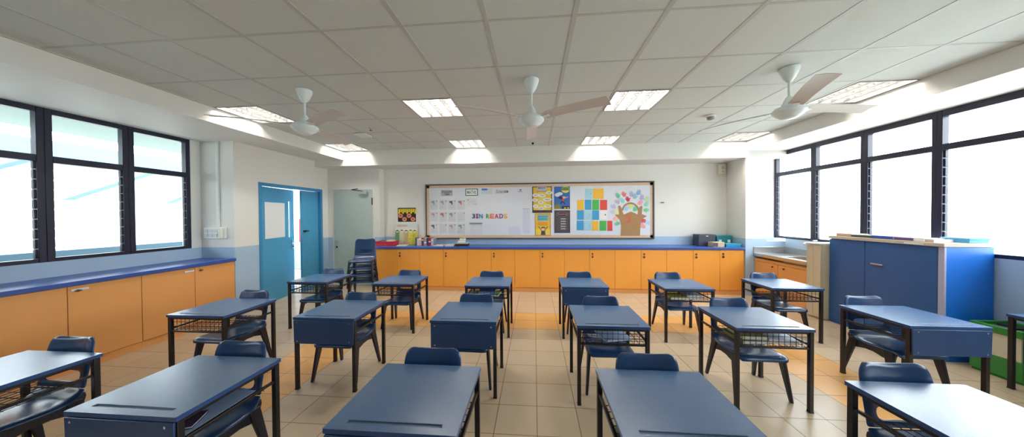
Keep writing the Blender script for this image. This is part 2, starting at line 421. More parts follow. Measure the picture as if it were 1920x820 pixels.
for k in range(9):
    yy = -4 + 2.1 * k
    b.hexa([(-12.4, yy, 2.0), (-12.4, yy + .16, 2.0), (-12.5, yy + .16, 2.0), (-12.5, yy, 2.0)], [(-11.6, yy + 1.2, 2.9), (-11.6, yy + 1.36, 2.9), (-11.7, yy + 1.36, 2.9), (-11.7, yy + 1.2, 2.9)], SHADEBLUE)
b.box(-14.5, -12.4, -10, 16, 2.3, 2.96, CONC)
struct(b.build('opposite_building'), 'pale building opposite with a blue canopy edge outside the left windows', 'building')
b = new(); b.box(-40, 60, -40, 60, -3.3, -3.1, GROUND); struct(b.build('ground'), 'pale open ground outside the classroom', 'ground')

# ================================================================== CUPBOARD RUNS
BROWNL = mat('bronze_lock', (120, 84, 52), 0.4, 0.05, metal=0.5)
def cabinet(name, label, axis, front, a0, a1, seams, z0, z1, depth, locks, group, m, strips=(), small=False):
    """front plane at `front`; runs from a0 to a1; `seams` are the door edges, locks (pos, dark?)"""
    if axis == 'x': t = thing(name, label, 'cabinet', ((a0 + a1) / 2, front, 0), 0, group)
    else: t = thing(name, label, 'cabinet', (front, (a0 + a1) / 2, 0), R(90), group)   # local -y faces +x
    c = (a0 + a1) / 2; h = (a1 - a0) / 2
    b = new(); b.box(-h + .001, h - .001, .02, depth, 0, z1, m); b.box(-h + .001, h - .001, .012, .02, 0, .075, ORANGEL); b.build('body', t)
    doors = []
    for s0, s1 in zip(seams[:-1], seams[1:]):
        b = new(); b.box(s0 - c + .0025, s1 - c - .0025, 0, .019, .085, z1 - .004, m); doors.append(b.build('door', t, .002))
    for p, z in locks:
        k = max(i for i in range(len(seams) - 1) if seams[i] <= p + 1e-6)
        b = new(); b.tube([(p - c, -.012, z), (p - c, .0, z)], .014, DARKSTEEL, 12); b.box(p - c - .012, p - c + .012, -.02, -.0, z - .075, z - .045, DARKSTEEL); b.tube([(p - c, -.016, z), (p - c + .003, -.02, z - .06)], .004, DARKSTEEL, 6)
        if small: b = new(); b.tube([(p - c, -.014, z), (p - c, .0, z)], .013, BROWNL, 12); b.box(p - c - .022, p - c + .022, -.018, -.008, z - .006, z + .006, BROWNL)
        b.build('lock', doors[k], .002)
    for p0, p1 in strips:
        k = max(i for i in range(len(seams) - 1) if seams[i] <= p0 + .02)
        b = new(); b.box(p0 - c, p1 - c, -.006, 0, z1 - .052, z1 - .03, WHITEP); b.build('label_strip', doors[k], .001)
    return t
S = [-3.235, -2.776, -2.308, -1.82, -1.334, -.851, -.386, .104, .578, 1.06, 1.535, 2.019, 2.486, 2.962, 3.439, 3.865]
units = [(0, 2, .05), (2, 4, 1), (4, 6, 1), (6, 8, 1), (8, 10, 1), (10, 12, 1), (12, 14, 1), (14, 15, 0)]
names = ['first orange cabinet of the back run, beside the stacked chairs', 'second orange cabinet of the back run from the left, under the small books',
         'third orange cabinet of the back run from the left', 'fourth orange cabinet of the back run, at its middle', 'fifth orange cabinet of the back run from the left',
         'sixth orange cabinet of the back run from the left', 'seventh orange cabinet of the back run, second from its right end', 'narrow single orange cabinet at the right end of the back run']
for (i, j, k), nm in zip(units, names):
    sm = S[i:j + 1]
    lk = [(sm[len(sm) // 2] + .055, .755)] if j - i > 1 else [(sm[0] + .055, .765)]
    cabinet('cabinet', nm, 'x', 5.5, sm[0], sm[-1], sm, 0, .838, .49, lk, 'orange cabinets along the back wall', ORANGE)
b = new(); b.box(-3.255, 3.868, 5.475, 6.0, .84, .882, WORKTOP); tag(b.build('worktop', None, .004), 'long blue worktop on the orange cabinets below the notice board', 'worktop')
LS = [3.884, 3.384, 2.875, 2.36, 1.85, 1.34, .83, .32, -.19]
ln = ['orange cabinet under the left windows at the end beside the blue door wall', 'second orange cabinet under the left windows from the door, cut by no frame edge',
      'third orange cabinet under the left windows from the door', 'fourth orange cabinet under the left windows from the door']
ln[1] = 'second orange cabinet under the left windows counting from the blue door wall'
for q in range(3):
    sm = sorted(LS[2 * q:2 * q + 3])
    cabinet('cabinet', ln[q], 'y', -4.5, sm[0], sm[2], sm, 0, .842, .53, [(sm[1] + .06, .79)], 'orange cabinets under the left windows', ORANGEL,
            [(sm[1] - .11, sm[1] - .01)] if q == 0 else [(sm[1] + .02, sm[1] + .13)], True)
b = new(); b.box(-5.05, -4.475, -.19, 3.887, .845, .888, WORKTOP); tag(b.build('worktop', None, .004), 'blue worktop running under the left windows', 'worktop')

# --- sink unit
t = thing('sink_unit', 'orange sink cabinet with stainless steel top below the right windows', 'sink', (4.02, 4.98, 0))
b = new(); b.box(.02, .52, -.5, .49, 0, .70, ORANGEL); b.build('body', t)
b = new(); b.box(0, .02, -.5, .49, .655, .70, ORANGEL); b.build('rail', t, .002)
for y0, y1 in ((-.5, -.006), (.0, .49)):
    b = new(); b.box(0, .019, y0 + .002, y1 - .002, .08, .65, ORANGEL); dr = b.build('door', t, .002)
    b = new(); yk = y1 - .1 if y0 < -.1 else .1
    b.lathe([(.006, 0), (.014, .012), (.012, .02), (.002, .022)], DARKSTEEL, 12); kn = b.build('knob', dr, 0, 2, True)
    kn.rotation_euler = (0, -PI / 2, 0); kn.location = (0, -.12 if y0 < -.1 else .09, .605)
b = new()
x0, x1, y0, y1 = -.015, .52, -.505, .497; bx0, bx1, by0, by1 = .10, .44, -.46, .02
for a in ((x0, bx0, y0, y1), (bx1, x1, y0, y1), (bx0, bx1, y0, by0), (bx0, bx1, by1, y1)): b.box(a[0], a[1], a[2], a[3], .735, .79, STEEL)
b.box(x1 - .015, x1, y0, y1, .79, .90, STEEL); b.box(x0, x1 - .015, y1 - .012, y1, .79, .90, STEEL); b.box(x0, x1, y0, y1, .70, .736, STEEL) if False else None
b.build('steel_top', t, .004)
b = new(); w = .006
b.box(bx0, bx1, by0, by1, .60, .606, STEEL); b.box(bx0, bx0 + w, by0, by1, .6, .735, STEEL); b.box(bx1 - w, bx1, by0, by1, .6, .735, STEEL); b.box(bx0, bx1, by0, by0 + w, .6, .735, STEEL); b.box(bx0, bx1, by1 - w, by1, .6, .735, STEEL); b.build('basin', t)
b = new(); b.tube([(.525, -.12, 1.0), (.46, -.12, 1.0), (.44, -.12, 1.03), (.36, -.12, 1.035), (.29, -.12, 1.02), (.28, -.12, .98)], .013, STEEL, 10); b.tube([(.46, -.12, 1.0), (.46, -.12, 1.06)], .012, STEEL); b.box(.43, .49, -.13, -.11, 1.06, 1.075, WHITEP); b.build('tap', t, 0, 2, True)

# --- beige steel cabinet
t = thing('steel_cabinet', 'narrow beige steel cabinet between the sink and the blue cupboard', 'cabinet', (4.0, 4.365, 0))
b = new(); b.box(.02, .50, -.108, .105, .02, 1.06, BEIGE); b.box(.03, .48, -.1, .1, 0, .02, BEIGE); b.build('body', t, .003)
for z0, z1 in ((.04, .37), (.38, .71), (.72, 1.05)):
    pass
b = new(); b.box(0, .019, -.104, .0, .03, 1.055, BEIGE); b.build('door', t, .003)
b = new(); b.box(.004, .019, .006, .102, .03, 1.055, BEIGE); b.build('side_panel', t, .003)
b = new(); b.box(-.01, .50, -.108, .106, 1.062, 1.082, WHITEP); b.build('top', t, .003)

# --- blue half-height cupboard
t = thing('cupboard', 'low two-door blue cupboard in front of the right windows', 'cupboard', (4.1, 3.70, 0))
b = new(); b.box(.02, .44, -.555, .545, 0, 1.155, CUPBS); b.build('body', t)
b = new(); b.box(0, .02, -.555, -.51, 0, 1.155, LILAC); b.build('edge_trim', t, .002)
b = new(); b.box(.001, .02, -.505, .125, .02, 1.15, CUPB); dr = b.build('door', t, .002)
b = new(); b.box(-.012, .002, -.06, .06, .88, .895, STEEL); b.build('handle', dr, .003)
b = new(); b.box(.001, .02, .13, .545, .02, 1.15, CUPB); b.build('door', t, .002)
b = new(); b.box(-.012, .45, -.56, .55, 1.157, 1.195, TRIMG); b.build('top', t, .003)
b = new(); b.box(-.02, -.011, -.42, -.26, 1.162, 1.18, WHITEP); b.build('label_strip', t, .001)
def stackbox(name, label, cat, x0, x1, y0, y1, z0, h, m, rz=0, group=None, pages=None):
    t = thing(name, label, cat, ((x0 + x1) / 2, (y0 + y1) / 2, z0), rz, group)
    hx, hy = (x1 - x0) / 2, (y1 - y0) / 2
    if pages:
        b = new(); c = max(.0025, h * .09)
        b.box(-hx, hx, -hy, hy, 0, c, m); b.box(-hx, hx, -hy, hy, h - c, h, m); b.box(-hx, -hx + .004, -hy, hy, 0, h, m); b.build('cover', t)
        b = new(); b.box(-hx + .004, hx - .004, -hy + .004, hy - .004, c, h - c, pages); b.build('pages', t)
    else:
        b = new(); b.box(-hx, hx, -hy, hy, 0, h, m); b.build('body', t, .003)
        b = new(); b.box(-hx - .003, hx + .003, -hy - .003, hy + .003, h * .62, h + .003, m); b.build('lid', t, .003)
    return t
CT = 1.196
g = 'things lying on the blue cupboard'
stackbox('book', 'pinkish brown book at the far end of the blue cupboard top', 'book', 4.14, 4.36, 4.02, 4.20, CT, .035, col('pink_brown', (196, 158, 140)), 0, g, PAPER)
stackbox('book', 'dark olive book lying on the blue cupboard top', 'book', 4.13, 4.34, 3.80, 4.01, CT, .028, col('olive', (78, 78, 60)), R(3), g, PAPER)
stackbox('folder', 'royal blue folder lying on the blue cupboard top', 'folder', 4.13, 4.38, 3.58, 3.79, CT, .034, col('royal_blue', (52, 74, 168)), 0, g, PAPER)
stackbox('folder', 'purple folder lying on the blue cupboard beside the royal blue one', 'folder', 4.13, 4.37, 3.40, 3.57, CT, .032, col('purple_fold', (104, 74, 130)), R(-2), g, PAPER)
stackbox('book', 'white book lying on the blue cupboard top between purple and pink ones', 'book', 4.13, 4.33, 3.32, 3.392, CT, .034, PAPER, 0, g, PAPER)
stackbox('book', 'pale pink book lying on the blue cupboard top', 'book', 4.13, 4.32, 3.245, 3.312, CT, .028, col('pale_pink', (214, 182, 172)), 0, g, PAPER)
stackbox('storage_box', 'light blue lidded box at the near end of the blue cupboard top', 'box', 4.2, 4.42, 3.15, 3.30, CT + .0, .04, col('sky_blue', (96, 176, 232)), 0, g) if False else None
stackbox('storage_box', 'light blue lidded box at the near end of the blue cupboard top', 'box', 4.34, 4.52, 3.16, 3.36, CT, .045, col('sky_blue', (96, 176, 232)), 0, g)

# --- green open bin with folders in it
t = thing('storage_bin', 'low green open-topped bin beside the near end of the blue cupboard', 'bin', (4.2, 2.90, 0))
b = new()
b.box(0, .02, -.15, .15, .02, .19, GREENP); b.build('lower_panel', t, .004)
b = new(); b.box(-.005, .02, -.15, .15, .40, .465, GREENP); b.box(.29, .315, -.15, .15, .40, .465, GREENP); b.box(.02, .29, .13, .15, .40, .465, GREENP); b.box(.02, .29, -.15, -.13, .40, .465, GREENP); b.build('rim', t, .005)
b = new(); b.box(.02, .31, -.148, -.135, .0, .40, GREENP); b.box(.02, .31, .135, .148, .0, .40, GREENP); b.box(.295, .31, -.135, .135, .0, .40, GREENP); b.box(.02, .295, -.135, .135, .0, .03, GREENP); b.build('body', t)
b = new(); b.box(.004, .018, -.14, .14, .192, .398, col('cream_panel', (216, 208, 188))); b.build('middle_panel', t, .003)
for i, (c_, nm) in enumerate((((40, 44, 48), 'black'), ((66, 70, 60), 'dark grey'), ((36, 40, 54), 'dark blue'))):
    simple_box('folder', '%s folder standing inside the green open bin' % nm, 'folder', 4.235 + i * .075, 4.235 + i * .075 + .055, 2.78, 3.02, .032, .43 + .01 * i, col('fold_' + nm, c_), .003, 'folders inside the green bin')

# ================================================================== DESKS
def make_desk(panel):
    t = thing('school_desk', '', 'desk', (0, 0, 0), 0, 'school desks in rows')
    w, d0, d1, zt, th = .28, -.255, .255, .637, .022
    b = new(); z0 = zt - th
    gx, gy0, gy1, gd = .205, d0 + .04, d0 + .056, .005
    X = [-w, -gx, gx, w]; Y = [d0, gy0, gy1, d1]
    vs = [(x, y, zt) for y in Y for x in X]; fs = []; 
    for j in range(3):
        for i in range(3):
            if (i, j) != (1, 1): fs.append((j * 4 + i, j * 4 + i + 1, j * 4 + i + 5, j * 4 + i + 4))
    b.add(vs, fs, DESKTOP)
    q = [(-gx, gy0), (gx, gy0), (gx, gy1), (-gx, gy1)]
    b.add([(p[0], p[1], zt) for p in q] + [(p[0], p[1], zt - gd) for p in q], [(0, 1, 5, 4), (1, 2, 6, 5), (2, 3, 7, 6), (3, 0, 4, 7), (4, 5, 6, 7)], DESKGROOVE)
    r = [(-w, d0), (w, d0), (w, d1), (-w, d1)]
    b.add([(p[0], p[1], zt) for p in r] + [(p[0], p[1], z0) for p in r], [(0, 4, 5, 1), (1, 5, 6, 2), (2, 6, 7, 3), (3, 7, 4, 0), (7, 6, 5, 4)], DESKEDGE)
    me = b.build('desktop', t)
    bm = bmesh.new(); bm.from_mesh(me.data); bmesh.ops.remove_doubles(bm, verts=bm.verts, dist=.0004); bmesh.ops.recalc_face_normals(bm, faces=bm.faces); bm.to_mesh(me.data); bm.free()
    me.data.polygons.foreach_set('use_smooth', [True] * len(me.data.polygons)); me.data.set_sharp_from_angle(angle=R(38))
    md = me.modifiers.new('bevel', 'BEVEL'); md.width = .007; md.segments = 3; md.limit_method = 'ANGLE'; md.angle_limit = R(60)
    for sx in (-1, 1):
        for y in (d0 + .022, d1 - .022):
            b = new(); x = sx * (w - .018)
            b.box(x - .0135, x + .0135, y - .0135, y + .0135, .012, z0, BLACKM); b.box(x - .015, x + .015, y - .015, y + .015, 0, .014, BLACKM); b.build('leg', t, .002)
        b = new(); x = sx * (w - .018)
        b.box(x - .008, x + .008, d0 + .0355, d1 - .0355, .502, .518, BLACKM); b.build('side_rail', t, .003)
    b = new()
    for y in (d0 + .022, d1 - .022): b.box(-w + .0315, w - .0315, y - .008, y + .008, z0 - .02, z0 - .001, BLACKM)
    for x in (-w + .018, w - .018): b.box(x - .008, x + .008, d0 + .0355, d1 - .0355, z0 - .02, z0 - .001, BLACKM)
    b.build('top_frame', t, .002)
    b = new(); b.box(-w + .0315, w - .0315, d0 + .014, d0 + .03, .478, .494, BLACKM); b.build('cross_bar', t, .003)
    b = new(); r_ = .0022
    n = 12
    for i in range(n + 1):
        x = -.245 + .49 * i / n
        b.tube([(x, d0 + .026, .488), (x, d1 - .09, .49), (x, d1 - .09, .49)][:2], r_, BLACKM, 5)
        b.tube([(x, d0 + .024, .49), (x, d0 + .024, z0 - .018)], r_, BLACKM, 5)
    for j in range(9):
        y = d0 + .03 + .385 * j / 8
        b.tube([(-.262, y, .492), (.262, y, .492)], r_, BLACKM, 5)
    for z in (.53, .57): b.tube([(-.25, d0 + .022, z), (.25, d0 + .022, z)], r_, BLACKM, 5)
    b.build('wire_basket', t)
    if panel:
        b = new(); b.prism([(-.272, zt - .024), (-.268, .418), (-.262, .412), (.262, .412), (.268, .418), (.272, zt - .024)], 'y', d0 - .004, d0 + .006, PANEL); p = b.build('front_panel', t, .003)
        for sx in (-1, 1):
            for z in (.435, .595):
                b = new(); b.tube([(sx * .235, d0 - .008, z), (sx * .235, d0 - .002, z)], .006, SCREW, 10); b.build('screw', p)
    return t
DP, DM = make_desk(True), make_desk(False)
used = {}
def put(proto, key, loc, rz, label):
    if not used.get(key):
        used[key] = True; proto.location = loc; proto.rotation_euler = (0, 0, rz); proto['label'] = label; return proto
    return dup(proto, loc, rz, label)
DESKS = {
 'A1': (-3.02, 3.75, 0, 'mesh desk at the left end of the back row, before the blue double door'),
 'A2': (-1.815, 3.71, 0, 'mesh desk second from left in the back row, right of the stacked chairs'),
 'A3': (-.585, 3.665, 0, 'mesh desk in the back row with a blue folder and green book in its basket'),
 'A4': (.61, 3.675, 1, 'desk with solid navy front panel in the back row of desks'),
 'A5': (1.80, 3.655, 0, 'mesh desk in the back row with white papers and a yellow book in its basket'),
 'A6': (3.04, 3.74, 0, 'mesh desk at the right end of the back row, nearest the sink'),
 'B1': (-3.0, 2.50, 0, 'mesh desk at the left end of the middle row, beside the window cabinets'),
 'B2': (-1.805, 2.515, 1, 'panel-fronted desk second from left in the middle row'),
 'B3': (-.59, 2.515, 1, 'panel-fronted desk third from left in the middle row, left of the aisle'),
 'B4': (.61, 2.48, 0, 'mesh desk in the middle row with one pale blue pad in its basket'),
 'B5': (1.81, 2.51, 0, 'mesh desk in the middle row with olive books and white papers in its basket'),
 'B6': (3.15, 2.63, 1, 'panel-fronted desk at the right end of the middle row, before the blue cupboard'),
 'C1': (-3.05, 1.33, 0, 'mesh desk at the lower left corner of the photo, its top whitened by glare'),
 'C2': (-1.835, 1.345, 1, 'panel-fronted front-row desk holding a pale blue file under its top'),
 'C3': (-.59, 1.33, 1, 'front-row desk left of the central aisle, its rounded front edge in view'),
 'C4': (.62, 1.355, 0, 'front-row desk right of the central aisle, its front edge out of view'),
 'C5': (1.88, 1.325, 0, 'front-row desk at the lower right corner, its top white with window glare'),
}
for k, (x, y, p, lb) in DESKS.items():
    put(DP if p else DM, 'desk%d' % p, (x, y, 0), 0, lb)
o = dup(DM, (4.275, 2.44, 0), R(90), 'desk turned sideways against the right wall, only its corner leg in view')

# ================================================================== CHAIRS
def chair_shell():
    us = [-1, -.94, -.72, -.38, 0, .38, .72, .94, 1]
    prof = [(-.212, .325, .172), (-.208, .348, .182), (-.185, .361, .188), (-.11, .358, .192), (-.02, .350, .192), (.06, .348, .19), (.115, .354, .187),
            (.152, .372, .183), (.176, .402, .18), (.188, .440, .178), (.20, .50, .177), (.213, .57, .176), (.226, .635, .174), (.234, .675, .168), (.238, .697, .152), (.244, .706, .13)]
    P = []
    n = len(prof)
    for i, (y, z, w) in enumerate(prof):
        a = prof[max(i - 1, 0)]; c = prof[min(i + 1, n - 1)]
        ty, tz = c[0] - a[0], c[1] - a[1]; l = math.hypot(ty, tz); ny, nz = tz / l, -ty / l      # away from the sitter
        k = min(1, max(0, (i - 6) / 3))
        row = []
        for u in us:
            off = -(.012 + .020 * k) * u * u
            if abs(u) == 1: off += .022
            elif abs(u) > .9: off += .006
            if i == n - 1: off += .012
            row.append((u * w, y + ny * off, z + nz * off))
        P.append(row)
    return us, P
def make_chair():
    t = thing('school_chair', '', 'chair', (0, 0, 0), 0, 'navy plastic chairs at the desks')
    us, P = chair_shell(); split = 8
    def part(name, r0, r1, hole):
        b = new(); vs = [p for row in P[r0:r1 + 1] for p in row]; nu = len(us); fs = []
        for i in range(r1 - r0):
            for j in range(nu - 1):
                if hole and (r0 + i) in hole and 2 <= j <= 5: continue
                fs.append((i * nu + j, i * nu + j + 1, (i + 1) * nu + j + 1, (i + 1) * nu + j))
        b.add(vs, fs, CHAIRM)
        o = b.build(name, t, recalc=False)
        md = o.modifiers.new('solid', 'SOLIDIFY'); md.thickness = .007; md.offset = 0
        md = o.modifiers.new('sub', 'SUBSURF'); md.levels = 2; md.render_levels = 2
        dg = bpy.context.evaluated_depsgraph_get(); me = bpy.data.meshes.new_from_object(o.evaluated_get(dg))
        o.modifiers.clear(); o.data = me; me.name = name
        bm = bmesh.new(); bm.from_mesh(me); bmesh.ops.recalc_face_normals(bm, faces=bm.faces); bm.to_mesh(me); bm.free()
        me.polygons.foreach_set('use_smooth', [True] * len(me.polygons))
        return o
    part('seat', 0, split, None); part('backrest', split, len(P) - 1, (9,))
    for s in (-1, 1):
        def leg(top, foot, wt, wb, tt, tb):
            b = new()
            def ring(c, w, th): return [(c[0] - th, c[1] - w, c[2]), (c[0] + th, c[1] - w, c[2]), (c[0] + th, c[1] + w, c[2]), (c[0] - th, c[1] + w, c[2])]
            b.hexa(ring(foot, wb, tb), ring(top, wt, tt), CHAIRLEG)
            o = b.build('leg', t, .005, 2); return o
        leg((s * .176, -.135, .345), (s * .207, -.195, 0), .034, .014, .012, .010)
        leg((s * .176, .125, .352), (s * .207, .197, 0), .034, .014, .012, .010)
        b = new()
        pts = [(-.165, .343), (-.155, .285), (-.10, .275), (-.03, .292), (.04, .292), (.10, .275), (.155, .285), (.175, .36), (.17, .385), (.13, .352), (.06, .343), (-.05, .346)]
        b.prism(pts, 'x', s * .170, s * .182, CHAIRLEG); b.build('side_bracket', t, .003)
        b = new()
    b = new(); b.box(-.172, .172, -.16, -.14, .315, .338, CHAIRLEG); b.build('seat_rib', t, .003)
    return t
CH = make_chair()
CHAIRS = {
 'A1': (-3.05, 3.785, 'chair tucked under the left-end desk of the back row, beside the blue door'),
 'A2': (-1.83, 3.77, 'chair at the second desk from left in the back row, before orange cabinets'),
 'A3': (-.605, 3.75, 'chair behind the back-row desk that holds the blue folder'),
 'A4': (.62, 3.77, 'chair behind the back-row desk with a solid front panel'),
 'A5': (1.815, 3.78, 'chair behind the back-row desk holding white papers, second from the right'),
 'A6': (3.08, 3.80, 'chair at the right-end desk of the back row, nearest the sink'),
 'B1': (-3.09, 2.59, 'chair at the left-end desk of the middle row, beside the window cabinets'),
 'B2': (-1.81, 2.575, 'chair at the panel-fronted desk second from left in the middle row'),
 'B3': (-.59, 2.585, 'chair behind the panel-fronted desk left of the aisle in the middle row'),
 'B4': (.645, 2.57, 'chair at the middle-row desk with the pale blue pad in its basket'),
 'B5': (1.825, 2.58, 'chair at the middle-row desk with olive books in its basket'),
 'B6': (3.13, 2.71, 'chair at the right-end desk of the middle row, before the blue cupboard'),
 'C1': (-3.12, 1.41, 'chair at the glare-whitened desk in the lower left corner'),
 'C2': (-1.885, 1.42, 'chair at the front-row desk holding the pale blue file'),
 'C3': (-.61, 1.41, 'chair behind the front-row desk left of the central aisle'),
 'C4': (.63, 1.42, 'chair behind the front-row desk right of the central aisle'),
 'C5': (1.88, 1.40, 'chair behind the glare-whitened desk in the lower right corner'),
}
for k, (x, y, lb) in CHAIRS.items():
    dx, dy = DESKS[k][:2]
    put(CH, 'chair', (min(max(x, dx - .028), dx + .028), max(y, dy + .066), 0), R(random.uniform(-.6, .6)), 'navy plastic ' + lb)
for i, nm in enumerate(['lowest chair, standing on the floor, of the stack by the grey door', 'second chair from the bottom of the stack by the grey door',
                        'third chair from the bottom of the stack by the grey door', 'topmost chair of the stack by the grey door']):
    a = R(19); f = (math.sin(a), -math.cos(a))
    dup(CH, (-3.12 + f[0] * .03 * i, 4.92 + f[1] * .03 * i, .125 * i), a, 'navy plastic ' + nm, 'stacked chairs by the grey door')

# things in the desk baskets
BZ = .4955
g = 'school things in the desk baskets'
stackbox('book', 'green edged book in the basket of the third back-row desk', 'book', -.68, -.44, 3.475, 3.645, BZ, .016, col('leaf_green', (150, 186, 96)), R(-8), g, PAPER)
stackbox('folder', 'clear blue folder on the green book in a back-row desk basket', 'folder', -.70, -.50, 3.475, 3.65, BZ + .0165, .035, col('folder_blue', (92, 138, 206)), R(5), g)
stackbox('notebook', 'beige notebook left of the blue folder in a back-row basket', 'notebook', -.82, -.715, 3.46, 3.62, BZ, .03, col('beige_note', (176, 170, 150)), 0, g, PAPER)
stackbox('book', 'yellow green book in the basket of a back-row desk, beside white papers', 'book', 1.60, 1.80, 3.44, 3.62, BZ, .035, col('yellow_green', (178, 180, 70)), 0, g, PAPER)
stackbox('paper_stack', 'white and pale blue papers in the back-row desk basket beside a yellow book', 'papers', 1.81, 1.97, 3.455, 3.655, BZ, .05, col('pale_papers', (206, 216, 232)), R(-6), g, PAPER)
stackbox('pad', 'pale blue pad lying in the basket of the middle-row desk beside the aisle', 'pad', .53, .75, 2.285, 2.56, BZ, .014, col('pad_blue', (184, 206, 238)), R(14), g, PAPER)
stackbox('book', 'olive book under the cream one in the middle-row basket', 'book', 1.60, 1.80, 2.30, 2.52, BZ, .03, col('olive_book', (120, 124, 70)), R(3), g, PAPER)
stackbox('book', 'cream spined book on top of the olive book in the middle-row basket', 'book', 1.62, 1.80, 2.31, 2.505, BZ + .031, .025, col('cream_book', (206, 196, 150)), R(-2), g, PAPER)
stackbox('paper_stack', 'white crumpled papers right of the olive books in the middle-row basket', 'papers', 1.84, 2.03, 2.31, 2.56, BZ, .035, col('white_papers', (222, 226, 236)), R(-10), g, PAPER)
stackbox('file', 'pale blue file in the basket of the second front-row desk', 'file', -1.80, -1.585, 1.13, 1.47, BZ, .022, col('file_blue', (150, 170, 206)), 0, g, PAPER)
stackbox('notebook', 'dark purple notebook on the pale blue file in a front-row basket', 'notebook', -1.74, -1.62, 1.15, 1.27, BZ + .0225, .012, col('dark_purple', (64, 52, 78)), R(25), g, PAPER)

# ================================================================== CEILING FITTINGS
def light(x0, x1, y0, y1, label):
    cx, cy = (x0 + x1) / 2, (y0 + y1) / 2; hx, hy = (x1 - x0) / 2, (y1 - y0) / 2
    t = thing('ceiling_light', label, 'ceiling light', (cx, cy, H), 0, 'recessed ceiling lights')
    b = new(); hgt = .10
    for a in ((-hx, -hx + .006, -hy, hy), (hx - .006, hx, -hy, hy), (-hx + .006, hx - .006, -hy, -hy + .006), (-hx + .006, hx - .006, hy - .006, hy)): b.box(a[0], a[1], a[2], a[3], -.003, hgt, HOUSE)
    b.box(-hx, hx, -hy, hy, hgt, hgt + .005, HOUSE); b.build('housing', t)
    for i in range(4):
        b = new(); x = -hx + (i + .5) * 2 * hx / 4
        b.tube([(x, -hy + .02, .07), (x, hy - .02, .07)], .013, TUBEM, 10); b.build('tube', t, 0, 2, True)
    b = new()
    for i in range(1, 4):
        x = -hx + i * 2 * hx / 4; b.prism([(x - .003, .0), (x + .003, .0), (x + .010, .05), (x - .010, .05)], 'y', -hy + .006, hy - .006, LOUV)
    for j in range(1, 9):
        y = -hy + j * 2 * hy / 9; b.box(-hx + .006, hx - .006, y - .0025, y + .0025, .018, .042, LOUV)
    b.build('louvre', t)
TUBEM = emit('fluorescent_tube', (255, 249, 238), TUBE)
cn = ['beside the left beam', 'left of the middle fan', 'right of the middle fan', 'beside the right beam']
for (lx, ly) in LIGHTS:
    light(lx[0], lx[1], ly[0], ly[1], 'square louvred ceiling light %s, in the %s row' % (cn[LIGHTX.index(lx)], 'nearer' if ly == LIGHTY[0] else 'far back wall'))

def make_fan():
    t = thing('ceiling_fan', '', 'ceiling fan', (0, 0, H), 0, 'white three-blade ceiling fans')
    b = new(); b.lathe([(.074, 0), (.074, -.012), (.066, -.04), (.045, -.09), (.022, -.122), (.014, -.13)], FANM, 28); b.build('canopy', t, 0, 2, True)
    b = new(); b.tube([(0, 0, -.12), (0, 0, -.29)], .0105, FANM, 12); b.build('downrod', t, 0, 2, True)
    b = new(); b.lathe([(.018, -.262), (.024, -.268), (.052, -.33), (.06, -.352), (.104, -.362), (.122, -.385), (.122, -.402), (.10, -.428), (.07, -.446), (.066, -.452), (.04, -.462), (.01, -.465)], FANM, 32); b.build('motor_housing', t, 0, 2, True)
    for k in range(3):
        b = new(); n = 7; top = []; 
        for i in range(n):
            r = .15 + .60 * i / (n - 1); w = .052 + .014 * i / (n - 1); tw = R(17 - 5 * i / (n - 1)); zz = -.375 + .01 * math.sin(i / (n - 1) * PI)
            top.append([(r, -w * math.cos(tw), zz + w * math.sin(tw)), (r, 0, zz + .006), (r, w * math.cos(tw), zz - w * math.sin(tw))])
        vs = []; 
        for row in top: vs += row
        for row in top: vs += [(p[0], p[1], p[2] - .004) for p in row]
        fs = []; o_ = 3 * n
        for i in range(n - 1):
            for j in range(2):
                a = i * 3 + j; fs += [(a, a + 3, a + 4, a + 1), (a + o_, a + 1 + o_, a + 4 + o_, a + 3 + o_)]
            fs += [(i * 3, i * 3 + o_, i * 3 + 3 + o_, i * 3 + 3), (i * 3 + 2, i * 3 + 5, i * 3 + 5 + o_, i * 3 + 2 + o_)]
        fs += [(0, 1, 1 + o_, o_), (1, 2, 2 + o_, 1 + o_)]; e = 3 * (n - 1); fs += [(e, e + o_, e + 1 + o_, e + 1), (e + 1, e + 1 + o_, e + 2 + o_, e + 2)]
        b.add(vs, fs, FANBL); bl = b.build('blade', t, 0, 2, True); bl.rotation_euler = (0, 0, R(90 + 120 * k))
        b = new(); b.box(.09, .19, -.022, .022, -.384, -.376, FANM); br = b.build('blade_bracket', bl, .002)
    return t
FN = make_fan()
FN.location = (-.02, 2.79, H); FN['label'] = 'white ceiling fan in the middle, hanging above the central aisle'
dup(FN, (-2.41, 2.80, H), R(1), 'white ceiling fan on the left, near the left beam and blue door')
dup(FN, (2.34, 2.785, H), R(35), 'white ceiling fan on the right, near the right windows')

t = thing('ceiling_access_point', 'white rounded access point on the ceiling above the blue door', 'access point', (-2.76, 4.38, H))
b = new(); b.box(-.1, .1, -.1, .1, -.032, -.0, WHITEP); b.build('housing', t, .03, 4)
b = new(); b.box(-.05, .05, -.05, .05, -.036, -.03, WHITEP); b.build('cover', t, .003)
t = thing('ceiling_sprinkler', 'small sprinkler head on the ceiling beside the access point', 'sprinkler', (-2.46, 4.09, H))
b = new(); b.lathe([(.03, 0), (.028, -.006), (.01, -.01), (.01, -.03), (.004, -.034)], STEEL, 14); b.build('body', t, 0, 2, True)
b = new(); b.lathe([(.018, -.034), (.018, -.038)], DARKSTEEL, 14); b.build('deflector', t)
t = thing('smoke_detector', 'round smoke detector on the ceiling left of the right fan', 'detector', (2.39, 4.02, H))
b = new(); b.lathe([(.062, 0), (.062, -.012), (.05, -.02)], WHITEP, 24); b.build('base', t, 0, 2, True)
